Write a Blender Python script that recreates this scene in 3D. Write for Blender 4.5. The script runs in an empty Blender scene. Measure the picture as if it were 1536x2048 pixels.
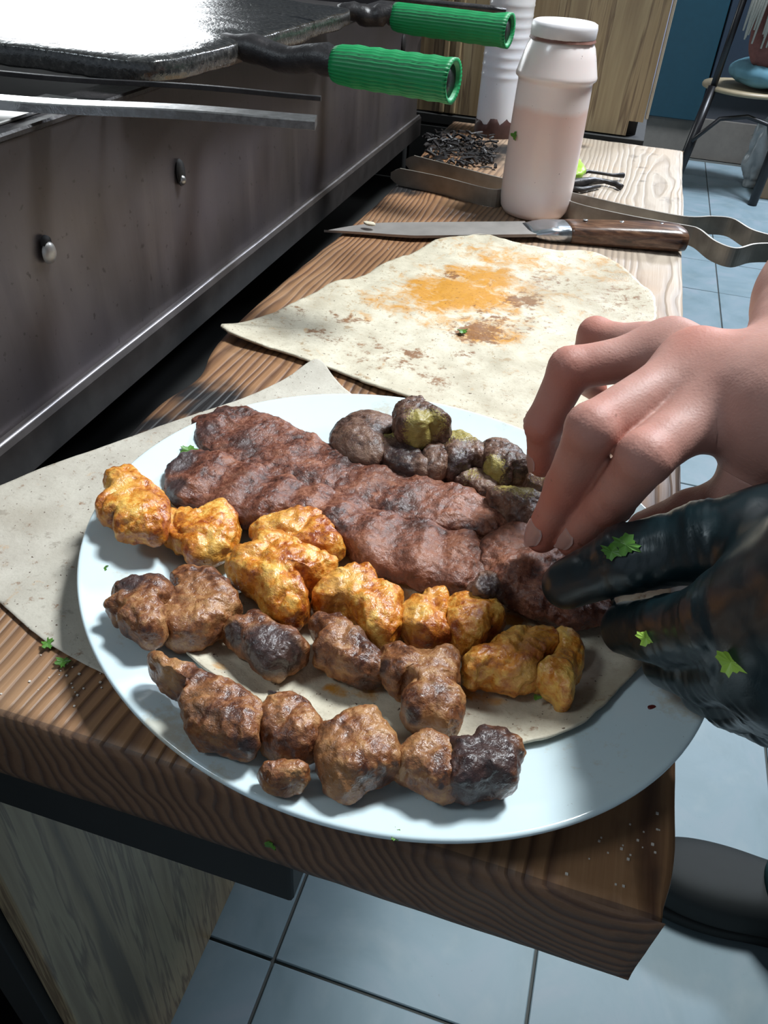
import bpy, bmesh, math, random
import numpy as np
from mathutils import Vector, Matrix, Euler
random.seed(7)
SC = bpy.context.scene
COL = SC.collection
TOP = 0.82                                   # height of the plank's upper face above the floor

# ------------------------------------------------------------------ camera, world, lights, exposure
cam_d = bpy.data.cameras.new('camera'); cam = bpy.data.objects.new('camera', cam_d); COL.objects.link(cam)
cam.location = (0, 0, TOP + 0.27)
cam.rotation_euler = Euler((math.radians(51.21), math.radians(-3.21), math.radians(16.76)), 'XYZ')
FPX = 1550.0
cam_d.sensor_fit = 'VERTICAL'; cam_d.sensor_height = 24; cam_d.lens = 24 * FPX / 2048
cam_d.clip_start = 0.01; cam_d.clip_end = 60
SC.camera = cam
SC.view_settings.view_transform = 'Standard'; SC.view_settings.look = 'None'
SC.view_settings.gamma = 1; SC.view_settings.exposure = 0.0
SC.view_settings.use_curve_mapping = False
SC.cycles.use_denoising = True
SC.cycles.max_bounces = 6

w = bpy.data.worlds.new('world'); SC.world = w; w.use_nodes = True
w.node_tree.nodes['Background'].inputs[0].default_value = (0.74, 0.86, 1.0, 1)
w.node_tree.nodes['Background'].inputs[1].default_value = 0.42

def area(name, loc, target, sx, sy, power, color):
    l = bpy.data.lights.new(name, 'AREA'); l.shape = 'RECTANGLE'; l.size = sx; l.size_y = sy
    l.energy = power; l.color = color
    o = bpy.data.objects.new(name, l); COL.objects.link(o); o.location = loc
    o.rotation_euler = (Vector(target) - Vector(loc)).to_track_quat('-Z', 'Y').to_euler()
    return o
area('ceiling_lamp_light', (0.50, 1.15, 2.55), (-0.05, 0.5, TOP), 0.38, 0.38, 66, (0.90, 0.97, 1.0))
area('second_lamp_light', (-1.5, -0.6, 2.7), (-0.1, 0.6, TOP), 0.5, 0.5, 12, (0.80, 0.93, 1.0))
area('far_lamp_light', (1.2, 3.9, 2.8), (0.9, 3.6, 0), 1.0, 0.4, 170, (0.80, 0.88, 1.0))
area('window_daylight', (-5.0, 5.6, 1.9), (-0.3, 0.6, 1.0), 3.8, 2.6, 190, (0.93, 0.98, 1.0))

# ------------------------------------------------------------------ geometry helpers
RM = np.array(cam.rotation_euler.to_matrix())
CO = np.array(cam.location)
def ray(px, py):
    d = RM @ np.array([(px - 768) / FPX, -(py - 1024) / FPX, -1.0]); return d / np.linalg.norm(d)
def at(px, py, h=0.0):                       # where a sight line of the photograph meets the level h above the plank
    d = ray(px, py); t = (TOP + h - CO[2]) / d[2]; return CO + d * t
def at_x(px, py, x): d = ray(px, py); return CO + d * ((x - CO[0]) / d[0])
def at_y(px, py, y): d = ray(px, py); return CO + d * ((y - CO[1]) / d[1])
def project(V):
    c = (V - CO) @ RM
    return np.stack([FPX * c[:, 0] / -c[:, 2] + 768, 1024 - FPX * c[:, 1] / -c[:, 2]], 1)

def hsh(ix, iy, iz, s):
    n = (ix * 374761393 + iy * 668265263 + iz * 2147483647 + s * 1274126177) & 0xffffffff
    n = ((n ^ (n >> 13)) * 1274126177) & 0xffffffff
    n = ((n ^ (n >> 16)) * 2246822519) & 0xffffffff
    return ((n ^ (n >> 15)) & 0xffffff) / float(0xffffff) * 2 - 1
ROTS = [np.array(Euler((.5 + k * 1.3, 1.1 + k * .7, .3 + k * 2.1)).to_matrix()) for k in range(5)]
def vn(P, freq, seed=0):                     # smooth value noise in -1..1, vectorised
    Q = (np.asarray(P, float) @ ROTS[int(seed) % 5]) * freq + 1000.0
    I = np.floor(Q).astype(np.int64); f = Q - I; f = f * f * f * (f * (f * 6 - 15) + 10)
    r = 0
    for dx in (0, 1):
        for dy in (0, 1):
            for dz in (0, 1):
                wgt = (f[:, 0] if dx else 1 - f[:, 0]) * (f[:, 1] if dy else 1 - f[:, 1]) * (f[:, 2] if dz else 1 - f[:, 2])
                r = r + wgt * hsh(I[:, 0] + dx, I[:, 1] + dy, I[:, 2] + dz, seed)
    return r
def fbm(P, freq, seed=0, o=3):
    a = 0; amp = 1.0
    for k in range(o): a = a + amp * vn(P, freq * 2.03 ** k, seed + k * 17); amp *= 0.5
    return a / 1.75

def tag(o, label=None, cat=None, group=None, kind=None):
    for k, v in (('label', label), ('category', cat), ('group', group), ('kind', kind)):
        if v: o[k] = v
    return o
def link(name, me, mat=None, parent=None, smooth=True, loc=None):
    o = bpy.data.objects.new(name, me); COL.objects.link(o)
    if mat is not None and not me.materials: me.materials.append(mat)
    if smooth: me.polygons.foreach_set('use_smooth', [True] * len(me.polygons))
    if loc is not None: o.location = loc
    if parent is not None:
        o.parent = parent; o.location = Vector(o.location) - parent_world(parent)
    return o
def parent_world(p):
    v = Vector((0, 0, 0))
    while p is not None: v += p.location; p = p.parent
    return v
def empty(name, loc=(0, 0, 0)):
    o = bpy.data.objects.new(name, None); COL.objects.link(o); o.location = loc; o.empty_display_size = .02; return o
def from_np(name, V, F, mat=None, parent=None, smooth=True, weld=0.0, center=True, attrs=None):
    V = np.asarray(V, float); c = V.mean(0) if center else np.zeros(3)
    if center: c[2] = V[:, 2].min()
    me = bpy.data.meshes.new(name); me.from_pydata((V - c).tolist(), [], [tuple(f) for f in F]); me.update()
    if weld:
        bm = bmesh.new(); bm.from_mesh(me); bmesh.ops.remove_doubles(bm, verts=bm.verts, dist=weld)
        bmesh.ops.recalc_face_normals(bm, faces=bm.faces); bm.to_mesh(me); bm.free(); me.update()
    return link(name, me, mat, parent, smooth, tuple(c))
def get_co(o):
    me = o.data; a = np.zeros(len(me.vertices) * 3); me.vertices.foreach_get('co', a); return a.reshape(-1, 3)
def get_no(o):
    me = o.data; a = np.zeros(len(me.vertices) * 3); me.vertices.foreach_get('normal', a); return a.reshape(-1, 3)
def set_co(o, V): o.data.vertices.foreach_set('co', V.ravel()); o.data.update()
def wpos(o): return np.array(parent_world(o))
def set_attr(o, name, arr):
    a = o.data.attributes.new(name, 'FLOAT', 'POINT'); a.data.foreach_set('value', np.asarray(arr, float))
def bm_obj(name, bm, mat, parent=None, smooth=False, loc=None):
    bmesh.ops.recalc_face_normals(bm, faces=bm.faces)
    me = bpy.data.meshes.new(name); bm.to_mesh(me); bm.free()
    if loc is None and len(me.vertices):
        a = np.zeros(len(me.vertices) * 3); me.vertices.foreach_get('co', a); a = a.reshape(-1, 3)
        c = (a.min(0) + a.max(0)) / 2; c[2] = a[:, 2].min(); a -= c; me.vertices.foreach_set('co', a.ravel()); loc = tuple(c)
    o = link(name, me, mat, parent, smooth, loc)
    return o
def box(bm, a, b, bev=0.0, seg=2):
    r = bmesh.ops.create_cube(bm, size=1.0)['verts']
    for v in r: v.co = Vector([(a[i] + b[i]) / 2 + v.co[i] * (b[i] - a[i]) for i in range(3)])
    if bev:
        es = list({e for v in r for e in v.link_edges})
        bmesh.ops.bevel(bm, geom=es, offset=bev, segments=seg, affect='EDGES', profile=.5)
    return r
def tube(bm, pts, rad, n=12, sx=1.0, sy=1.0, caps=True, up=Vector((0, 0, 1))):
    pts = [Vector(p) for p in pts]; rings = []
    rad = rad if hasattr(rad, '__len__') else [rad] * len(pts)
    for i, p in enumerate(pts):
        d = (pts[min(i + 1, len(pts) - 1)] - pts[max(i - 1, 0)]).normalized()
        s = d.cross(up)
        if s.length < 1e-4: s = d.cross(Vector((0, 1, 0)))
        s.normalize(); u = s.cross(d).normalized()
        rings.append([bm.verts.new(p + s * math.cos(2 * math.pi * k / n) * rad[i] * sx + u * math.sin(2 * math.pi * k / n) * rad[i] * sy) for k in range(n)])
    for a, b in zip(rings, rings[1:]):
        for k in range(n): bm.faces.new((a[k], a[(k + 1) % n], b[(k + 1) % n], b[k]))
    if caps: bm.faces.new(rings[0]); bm.faces.new(rings[-1][::-1])
    return rings
def strip(bm, pts, half_h, half_t, zoff=0.0):   # a flat metal band standing on edge along pts
    pts = [Vector(p) for p in pts]; rings = []
    for i, p in enumerate(pts):
        d = (pts[min(i + 1, len(pts) - 1)] - pts[max(i - 1, 0)]); d.z = 0; d.normalize()
        s = Vector((-d.y, d.x, 0)); hh = half_h[i] if hasattr(half_h, '__len__') else half_h
        rings.append([bm.verts.new(p + s * a * half_t + Vector((0, 0, b * hh + zoff))) for a, b in ((-1, -1), (1, -1), (1, 1), (-1, 1))])
    for a, b in zip(rings, rings[1:]):
        for k in range(4): bm.faces.new((a[k], a[(k + 1) % 4], b[(k + 1) % 4], b[k]))
    bm.faces.new(rings[0]); bm.faces.new(rings[-1][::-1])
def lathe(bm, prof, n=48, loc=(0, 0, 0), ex=1.0, ey=1.0, rot=0.0):
    rings = []
    for r, z in prof:
        rr = max(r, 1e-5)
        rings.append([bm.verts.new((loc[0] + math.cos(rot) * rr * ex * math.cos(t) - math.sin(rot) * rr * ey * math.sin(t),
                                    loc[1] + math.sin(rot) * rr * ex * math.cos(t) + math.cos(rot) * rr * ey * math.sin(t), loc[2] + z))
                      for t in [2 * math.pi * k / n for k in range(n)]])
    for a, b in zip(rings, rings[1:]):
        for k in range(n): bm.faces.new((a[k], a[(k + 1) % n], b[(k + 1) % n], b[k]))
    bmesh.ops.remove_doubles(bm, verts=bm.verts, dist=2e-5)
def chaikin(P, it=2):
    P = np.asarray(P, float)
    for _ in range(it):
        Q = np.roll(P, -1, 0); P = np.stack([P * .75 + Q * .25, P * .25 + Q * .75], 1).reshape(-1, P.shape[1])
    return P
def resample(P, n):
    Q = np.vstack([P, P[:1]]); d = np.r_[0, np.cumsum(np.linalg.norm(np.diff(Q, axis=0), axis=1))]
    t = np.linspace(0, d[-1], n, endpoint=False)
    return np.stack([np.interp(t, d, Q[:, i]) for i in range(P.shape[1])], 1)
def spine_of(B):
    m = (B.max(0) + B.min(0)) / 2; m = B.mean(0) * .5 + m * .5
    C = np.cov((B - m).T); ew, ev = np.linalg.eigh(C); u = ev[:, 1]; v = ev[:, 0]
    a = np.abs((B - m) @ u).max(); b = np.abs((B - m) @ v).max(); L = max(0, a - b) * .95
    return m, u, L
def loft(B, zc, h, M=16, p=2.6, flat=0.8):   # a closed cushion with the plan B
    N = len(B); m, u, L = spine_of(B); S = m + np.outer(np.clip((B - m) @ u, -L, L), u)
    V = []
    for k in range(2 * M + 1):
        ph = math.pi * k / (2 * M); s = math.sin(ph) ** (2 / p); c = math.cos(ph); z = math.copysign(abs(c) ** (2 / p), c)
        XY = S + (B - S) * s; zz = zc + z * h / 2 * (1 if z > 0 else flat)
        V.append(np.c_[XY, np.full(N, zz)])
    F = [(k * N + i, k * N + (i + 1) % N, (k + 1) * N + (i + 1) % N, (k + 1) * N + i) for k in range(2 * M) for i in range(N)]
    return np.vstack(V), F

# ------------------------------------------------------------------ material helpers
class NT:
    def __init__(s, name):
        s.m = bpy.data.materials.new(name); s.m.use_nodes = True; s.t = s.m.node_tree; s.n = s.t.nodes; s.L = s.t.links
        s.b = s.n['Principled BSDF']
        s.co = s.n.new('ShaderNodeTexCoord').outputs['Object']
    def put(s, sock, v):
        if isinstance(v, bpy.types.NodeSocket): s.L.new(v, sock)
        elif isinstance(v, (tuple, list)) and len(v) == 3 and len(sock.default_value) == 4: sock.default_value = (*v, 1)
        else: sock.default_value = v
    def map(s, sc=(1, 1, 1), loc=(0, 0, 0), rot=(0, 0, 0), vec=None):
        n = s.n.new('ShaderNodeMapping'); s.L.new(vec or s.co, n.inputs[0]); n.inputs['Scale'].default_value = sc
        n.inputs['Location'].default_value = loc; n.inputs['Rotation'].default_value = rot; return n.outputs[0]
    def noise(s, scale, detail=4, rough=.55, vec=None, dist=0.0, w=None):
        n = s.n.new('ShaderNodeTexNoise'); s.L.new(vec or s.co, n.inputs['Vector']); n.inputs['Scale'].default_value = scale
        n.inputs['Detail'].default_value = detail; n.inputs['Roughness'].default_value = rough; n.inputs['Distortion'].default_value = dist
        return n.outputs['Fac']
    def voro(s, scale, vec=None, feature='F1', out='Distance', rnd=1.0):
        n = s.n.new('ShaderNodeTexVoronoi'); n.feature = feature; s.L.new(vec or s.co, n.inputs['Vector']); n.inputs['Scale'].default_value = scale
        n.inputs['Randomness'].default_value = rnd; return n.outputs[out]
    def math(s, op, a, b=0.0, c=None, clamp=False):
        n = s.n.new('ShaderNodeMath'); n.operation = op; n.use_clamp = clamp; s.put(n.inputs[0], a); s.put(n.inputs[1], b)
        if c is not None: s.put(n.inputs[2], c)
        return n.outputs[0]
    def ramp(s, f, stops, interp='LINEAR'):
        n = s.n.new('ShaderNodeValToRGB'); s.L.new(f, n.inputs[0]); e = n.color_ramp.elements; n.color_ramp.interpolation = interp
        while len(e) < len(stops): e.new(.5)
        for k, (p, c) in enumerate(stops): e[k].position = p; e[k].color = (*c, 1) if isinstance(c, tuple) else (c, c, c, 1)
        return n.outputs[0]
    def mix(s, f, a, b, mode='MIX'):
        n = s.n.new('ShaderNodeMix'); n.data_type = 'RGBA'; n.blend_type = mode; s.put(n.inputs[0], f); s.put(n.inputs[6], a); s.put(n.inputs[7], b)
        return n.outputs[2]
    def attr(s, name):
        n = s.n.new('ShaderNodeAttribute'); n.attribute_name = name; return n.outputs['Fac']
    def xyz(s, vec=None):
        n = s.n.new('ShaderNodeSeparateXYZ'); s.L.new(vec or s.co, n.inputs[0]); return n.outputs
    def bump(s, h, strength=.5, dist=.001, prev=None):
        n = s.n.new('ShaderNodeBump'); s.L.new(h, n.inputs['Height']); n.inputs['Strength'].default_value = strength; n.inputs['Distance'].default_value = dist
        if prev: s.L.new(prev, n.inputs['Normal'])
        return n.outputs[0]
    def out(s, color=None, rough=None, metal=None, normal=None, coatn=True, **kw):
        for k, v in (('Base Color', color), ('Roughness', rough), ('Metallic', metal), ('Normal', normal)):
            if v is not None: s.put(s.b.inputs[k], v)
        for k, v in kw.items(): s.put(s.b.inputs[k.replace('_', ' ')], v)
        if normal is not None and 'Coat_Weight' in kw and coatn: s.L.new(normal, s.b.inputs['Coat Normal'])
        return s.m
def plain(name, col, rough=.5, metal=0.0, var=.15, scale=40, **kw):
    t = NT(name); n = t.noise(scale, 4)
    c = t.mix(n, tuple(x * (1 - var) for x in col), tuple(min(1, x * (1 + var)) for x in col))
    return t.out(c, rough, metal, t.bump(n, .15, .0005), **kw)

def mat_plank():
    t = NT('weathered_pine'); x, y, z = t.xyz()
    warp = t.noise(1.0, 3, .5, t.map((9, 2.2, 9)))
    warp2 = t.noise(1.0, 2, .5, t.map((45, 9, 45)))
    dx = t.math('SUBTRACT', x, .052); dz = t.math('SUBTRACT', z, 0.022)
    r = t.math('SQRT', t.math('ADD', t.math('MULTIPLY', dx, dx), t.math('MULTIPLY', dz, dz)))
    r = t.math('ADD', r, t.math('MULTIPLY', t.math('SUBTRACT', warp, .5), .060))
    r = t.math('ADD', r, t.math('MULTIPLY', t.math('SUBTRACT', warp2, .5), .006))
    f = t.math('FRACT', t.math('DIVIDE', r, .0062))
    ring = t.ramp(f, [(0, .35), (.08, 0.0), (.45, .12), (.72, .75), (.86, 1.0), (1, .45)])
    fine = t.noise(1.0, 4, .6, t.map((500, 14, 500)))
    light = t.mix(fine, (.25, .112, .046), (.38, .205, .10))
    dark = t.mix(fine, (.040, .014, .008), (.105, .040, .020))
    c = t.mix(t.math('MULTIPLY', ring, .85), light, dark)
    # bleached, greyed wood towards the far right end
    g = t.math('ADD', t.math('MULTIPLY', x, 2.6), t.math('MULTIPLY', y, .95))
    g = t.math('ADD', g, t.math('MULTIPLY', t.math('SUBTRACT', t.noise(6, 3), .5), .7))
    g = t.ramp(g, [(.42, 0.0), (.95, 1.0)])
    pale = t.mix(t.math('MULTIPLY', ring, .42), (.42, .355, .29), (.17, .12, .085))
    c = t.mix(t.math('MULTIPLY', g, .92), c, pale)
    # worn sandy patches and soot
    worn = t.ramp(t.noise(11, 3), [(.50, 0.0), (.68, 1.0)])
    c = t.mix(t.math('MULTIPLY', worn, .28), c, (.46, .30, .18))
    soot = t.ramp(t.noise(1.0, 4, .6, t.map((26, 14, 26), (3.1, .4, 0))), [(.60, 0.0), (.72, 1.0)])
    c = t.mix(t.math('MULTIPLY', soot, .62), c, (.018, .013, .011))
    end = t.math('LESS_THAN', y, .1475)      # end grain, with extra painted shade against light from the open front
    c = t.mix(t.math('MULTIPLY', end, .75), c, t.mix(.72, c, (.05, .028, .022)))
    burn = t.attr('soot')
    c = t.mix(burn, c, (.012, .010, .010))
    n = t.bump(t.math('SUBTRACT', 1.0, ring), .55, .0012)
    n = t.bump(fine, .35, .0006, n)
    return t.out(c, t.math('ADD', .42, t.math('MULTIPLY', fine, .25)), 0.0, n)
def mat_laminate(name='olive_laminate', tone=1.0):
    t = NT(name); v = t.map((26, 26, 1.3)); wv = t.noise(1.0, 2, .5, t.map((2, 2, 2.2)))
    x = t.math('ADD', t.noise(1.0, 5, .62, v, .35), t.math('MULTIPLY', wv, .25))
    k = lambda *c: tuple(a * tone for a in c)
    c = t.ramp(x, [(.46, k(.12, .080, .042)), (.55, k(.27, .195, .105)), (.62, k(.36, .27, .155)), (.655, k(.15, .10, .06)), (.68, k(.38, .30, .175)), (.78, k(.26, .19, .11))])
    fine = t.noise(1.0, 3, .5, t.map((160, 160, 5)))
    c = t.mix(t.math('MULTIPLY', fine, .3), c, k(.14, .10, .06))
    return t.out(c, .38, 0.0, t.bump(fine, .08, .0004))
def mat_tile():
    t = NT('glazed_floor_tile')
    m = t.noise(1.0, 5, .6, t.map((3, 3, 3)), 1.5)
    c = t.ramp(m, [(.3, (.14, .20, .22)), (.5, (.185, .25, .28)), (.7, (.24, .275, .31))])
    sp = t.ramp(t.noise(120, 2), [(.72, 0.0), (.78, 1.0)])
    c = t.mix(t.math('MULTIPLY', sp, .35), c, (.12, .11, .10))
    dirt = t.ramp(t.noise(14, 4), [(.5, 0.0), (.8, 1.0)])
    c = t.mix(t.math('MULTIPLY', dirt, .3), c, (.32, .35, .35))
    return t.out(c, t.math('ADD', .36, t.math('MULTIPLY', m, .2)), 0.0, t.bump(m, .05, .002), Specular_IOR_Level=.30)
def mat_steel_panel():
    t = NT('sooty_sheet_steel')
    st = t.noise(1.0, 5, .6, t.map((12, 12, 2.0)), .4); pa = t.noise(7, 4, .6); fi = t.noise(1.0, 4, .6, t.map((160, 160, 18)))
    c = t.ramp(st, [(.3, (.040, .034, .033)), (.5, (.092, .078, .075)), (.72, (.18, .155, .148))])
    c = t.mix(t.ramp(pa, [(.35, 0.0), (.7, .75)]), c, (.115, .10, .115))
    _, y, z = t.xyz()
    c = t.mix(t.math('MULTIPLY', t.ramp(t.math('ADD', t.math('MULTIPLY', z, 6.5), t.math('MULTIPLY', t.math('SUBTRACT', st, .5), .6)), [(.55, 0.0), (.92, 1.0)]), .8), c, (.028, .024, .026))
    sp = t.ramp(t.noise(150, 3), [(.66, 0.0), (.70, 1.0)])
    c = t.mix(t.math('MULTIPLY', sp, .6), c, (.025, .02, .018))
    return t.out(c, t.math('ADD', .30, t.math('MULTIPLY', pa, .22)), .55, t.bump(fi, .12, .0006))
def mat_black_steel(name='grease_black_steel', rough=.32, spk=True):
    t = NT(name); n = t.noise(60, 5, .65); v = t.noise(420, 3, .6)
    c = t.ramp(n, [(.3, (.012, .011, .012)), (.6, (.035, .031, .032)), (.8, (.085, .072, .068))])
    if spk: c = t.mix(t.math('MULTIPLY', t.ramp(v, [(.70, 0.0), (.76, 1.0)]), .5), c, (.25, .23, .21))
    return t.out(c, t.math('ADD', rough, t.math('MULTIPLY', n, .2)), .35, t.bump(t.math('ADD', n, t.math('MULTIPLY', v, .5)), .5, .0012))
def mat_tray():
    t = NT('greasy_griddle_top'); n = t.noise(300, 3, .6); a = t.noise(1.0, 4, .6, t.map((30, 150, 60))); b = t.noise(9, 3)
    c = t.ramp(n, [(.35, (.02, .02, .02)), (.6, (.06, .058, .055)), (.8, (.16, .15, .14))])
    hgt = t.math('ADD', n, t.math('MULTIPLY', a, .4))
    return t.out(c, t.math('ADD', .16, t.math('MULTIPLY', n, .16)), .35, t.bump(hgt, .42, .0011), Coat_Weight=.7, Coat_Roughness=.14)
def mat_bread(name, base, dark, speck):
    t = NT(name); a = t.noise(38, 5, .6); b = t.noise(380, 4, .7); d = t.noise(1500, 2)
    c = t.mix(t.ramp(a, [(.38, 0.0), (.66, 1.0)]), base, dark); c = t.mix(t.ramp(b, [(.5, 0.0), (.75, .8)]), c, dark)
    s = t.ramp(t.noise(95, 4, .65), [(.60, 0.0), (.68, 1.0)])
    c = t.mix(t.math('MULTIPLY', s, .7), c, speck)
    tu = t.attr('turmeric'); br = t.attr('brown'); gr = t.attr('grease')
    gn = t.noise(260, 4, .7)
    k = t.ramp(t.math('ADD', tu, t.math('MULTIPLY', t.math('SUBTRACT', t.noise(75, 6, .7, dist=.6), .52), 2.4)), [(.22, 0.0), (.80, 1.0)])
    c = t.mix(t.math('MULTIPLY', k, .92), c, t.mix(gn, (.62, .29, .012), (.42, .15, .004)))
    k2 = t.ramp(t.math('ADD', br, t.math('MULTIPLY', t.math('SUBTRACT', t.noise(150, 5, .72), .50), 3.6)), [(.40, 0.0), (.80, 1.0)])
    c = t.mix(t.math('MULTIPLY', k2, .9), c, t.mix(gn, (.30, .12, .03), (.10, .035, .015)))
    c = t.mix(t.math('MULTIPLY', gr, .45), c, (.24, .185, .12))
    sp2 = t.ramp(t.noise(520, 2), [(.70, 0.0), (.72, 1.0)])
    c = t.mix(sp2, c, (.07, .035, .02))
    n = t.bump(a, .5, .0025); n = t.bump(b, .5, .0006, n)
    ro = t.math('SUBTRACT', .72, t.math('MULTIPLY', t.math('MAXIMUM', tu, gr), .35))
    return t.out(c, ro, 0.0, n)
def mat_meat(name, dark, mid, light, rough=.38, coat=.35, spice=False, fs=1.0):
    t = NT(name)
    oi = t.n.new('ShaderNodeObjectInfo').outputs['Random']
    vm = t.n.new('ShaderNodeVectorMath'); vm.operation = 'ADD'; t.L.new(t.co, vm.inputs[0]); t.L.new(t.math('MULTIPLY', oi, 7.0), vm.inputs[1]); v = vm.outputs[0]
    a = t.noise(75 * fs, 5, .62, v); b = t.noise(330 * fs, 4, .65, v); d = t.noise(950 * fs, 3, .6, v); big = t.noise(32 * fs, 3, .5, v)
    f = t.math('ADD', t.math('ADD', t.math('MULTIPLY', a, .62), t.math('MULTIPLY', big, .48)), t.math('MULTIPLY', t.math('SUBTRACT', b, .5), .45))
    c = t.ramp(f, [(.43, dark), (.55, mid), (.68, light)])
    pale = t.attr('pale'); c = t.mix(t.math('MULTIPLY', pale, t.math('ADD', .35, t.math('MULTIPLY', b, .7)), clamp=True), c, light)
    ch = t.attr('char')
    k = t.ramp(t.math('ADD', ch, t.math('MULTIPLY', t.math('SUBTRACT', a, .5), 1.2)), [(.30, 0.0), (.70, 1.0)])
    c = t.mix(t.math('MULTIPLY', k, .93), c, t.mix(b, (.012, .008, .009), (.055, .026, .026)))
    if spice:
        s = t.attr('spice'); k = t.ramp(t.math('ADD', s, t.math('MULTIPLY', t.math('SUBTRACT', d, .5), 2.2)), [(.30, 0.0), (.65, 1.0)])
        c = t.mix(t.math('MULTIPLY', k, .85), c, t.mix(b, (.24, .185, .035), (.42, .34, .085)))
    n = t.bump(a, .6, .0022); n = t.bump(b, .7, .0012, n); cn = n; n = t.bump(d, .5, .0004, n)
    ro = t.ramp(b, [(.35, rough - .12), (.65, rough + .22)])
    t.out(c, ro, 0.0, n, coatn=False, Coat_Weight=coat, Coat_Roughness=.13); t.L.new(cn, t.b.inputs['Coat Normal']); return t.m
def mat_skin():
    t = NT('skin'); r = t.attr('red'); n = t.noise(55, 4, .6); f = t.noise(520, 4, .65); v = t.voro(900)
    c = t.mix(n, (.37, .18, .145), (.49, .27, .22))
    c = t.mix(t.math('MULTIPLY', r, .8), c, (.44, .12, .075))
    sp = t.ramp(t.noise(170, 2), [(.735, 0.0), (.76, 1.0)])
    c = t.mix(t.math('MULTIPLY', sp, .6), c, (.20, .08, .05))
    nn = t.bump(f, .35, .0004); nn = t.bump(v, .25, .0003, nn)
    return t.out(c, t.math('ADD', .46, t.math('MULTIPLY', n, .2)), 0.0, nn, Subsurface_Weight=.12, Subsurface_Radius=(.006, .002, .001), Subsurface_Scale=1.0, Specular_IOR_Level=.4)
def mat_glove():
    t = NT('black_nitrile'); n = t.noise(28, 3); w_ = t.noise(1.0, 4, .6, t.map((120, 40, 60)), .6)
    c = t.mix(n, (.003, .006, .008), (.003, .018, .023))
    return t.out(c, t.math('ADD', .26, t.math('MULTIPLY', n, .18)), 0.0, t.bump(w_, .3, .0012), Coat_Weight=.15, Coat_Roughness=.25)

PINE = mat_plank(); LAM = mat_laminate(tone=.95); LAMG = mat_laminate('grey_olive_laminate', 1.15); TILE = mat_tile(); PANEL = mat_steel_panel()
BLACK = mat_black_steel(); TRAY = mat_tray()
GROUT = plain('dark_grout', (.055, .06, .055), .8)
WALLM = plain('dark_wall_paint', (.055, .06, .07), .6); CEIL = plain('ceiling_paint', (.35, .37, .38), .8)
APRON = plain('black_tube_steel', (.010, .010, .010), .6, .1, .3, 90)
STEEL = plain('worn_steel', (.34, .33, .32), .30, .9, .25, 60)
BLADE = plain('dull_blade_steel', (.36, .33, .31), .42, .45, .3, 45)
CHROME = plain('bolster_steel', (.62, .66, .70), .22, .95, .1, 50)
LAV = mat_bread('lavash_bread', (.62, .555, .43), (.44, .38, .28), (.34, .22, .11))
LAVP = mat_bread('plate_lavash_bread', (.62, .56, .44), (.42, .36, .27), (.30, .20, .11))
PAPER = mat_bread('kraft_wrapping_paper', (.52, .475, .40), (.43, .385, .32), (.30, .26, .21))
CHICK = mat_meat('grilled_chicken', (.27, .050, .005), (.56, .185, .013), (.76, .43, .09), .36, .5)
BROWN = mat_meat('grilled_lamb', (.060, .016, .007), (.205, .070, .022), (.38, .185, .068), .42, .38)
KOFT = mat_meat('minced_kofta', (.042, .011, .006), (.140, .040, .020), (.27, .10, .052), .45, .32, fs=1.35)
LIVER = mat_meat('grilled_liver', (.035, .014, .009), (.115, .052, .032), (.21, .115, .075), .45, .18, spice=True)
SKIN = mat_skin(); GLOVE = mat_glove()
GREEN = plain('parsley_green', (.075, .20, .022), .45, 0, .5, 300)
LIME = plain('bright_leaf_green', (.30, .48, .055), .45, 0, .3, 200)

# ------------------------------------------------------------------ setting: floor, walls, ceiling
def structure(o, label=None): o['kind'] = 'structure'; return o
bm = bmesh.new(); box(bm, (-7, -3.2, -.06), (4.5, 5.05, -.004)); FLOOR = structure(bm_obj('floor', bm, GROUT))
TX0, TY0, TS = -.2002, .378, .327
bm = bmesh.new(); box(bm, (-TS / 2 + .0022, -TS / 2 + .0022, -.012), (TS / 2 - .0022, TS / 2 - .0022, 0), .0012, 1)
tile_o = bm_obj('tile', bm, TILE, FLOOR, loc=(0, 0, 0)); tile_me = tile_o.data
FW = parent_world(FLOOR); first = True
for j in range(-3, 14):
    for i in range(-3, 8):
        y = TY0 + TS * (j + .5); x = TX0 + TS * (i + .5)
        if y + TS / 2 > 5.05: continue
        if first: o = tile_o; first = False
        else: o = bpy.data.objects.new('tile', tile_me); COL.objects.link(o); o.parent = FLOOR
        o.location = Vector((x, y, random.uniform(-.0003, .0003))) - FW; o.rotation_euler = (0, 0, random.choice((0, 1, 2, 3)) * math.pi / 2)
# the back wall has a wide shop window on its left
bm = bmesh.new()
box(bm, (-2.6, 5.05, 0), (4.5, 5.25, 3.1)); box(bm, (-7, 5.05, 0), (-6.6, 5.25, 3.1)); box(bm, (-6.6, 5.05, 0), (-2.6, 5.25, .75)); box(bm, (-6.6, 5.05, 2.85), (-2.6, 5.25, 3.1))
structure(bm_obj('wall_back', bm, WALLM))
bm = bmesh.new(); box(bm, (-7.2, -3.2, 0), (-7, 5.25, 3.1)); structure(bm_obj('wall_left', bm, WALLM))
bm = bmesh.new(); box(bm, (4.5, -3.2, 0), (4.7, 5.25, 3.1)); structure(bm_obj('wall_right', bm, WALLM))
bm = bmesh.new(); box(bm, (-7.2, -3.2, 3.1), (4.7, 5.25, 3.2)); structure(bm_obj('ceiling', bm, CEIL))
bm = bmesh.new(); box(bm, (-2.55, 5.02, 0), (4.5, 5.05, .20)); structure(bm_obj('baseboard_back', bm, plain('skirting_tile', (.15, .135, .115), .4)))
bm = bmesh.new()
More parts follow.
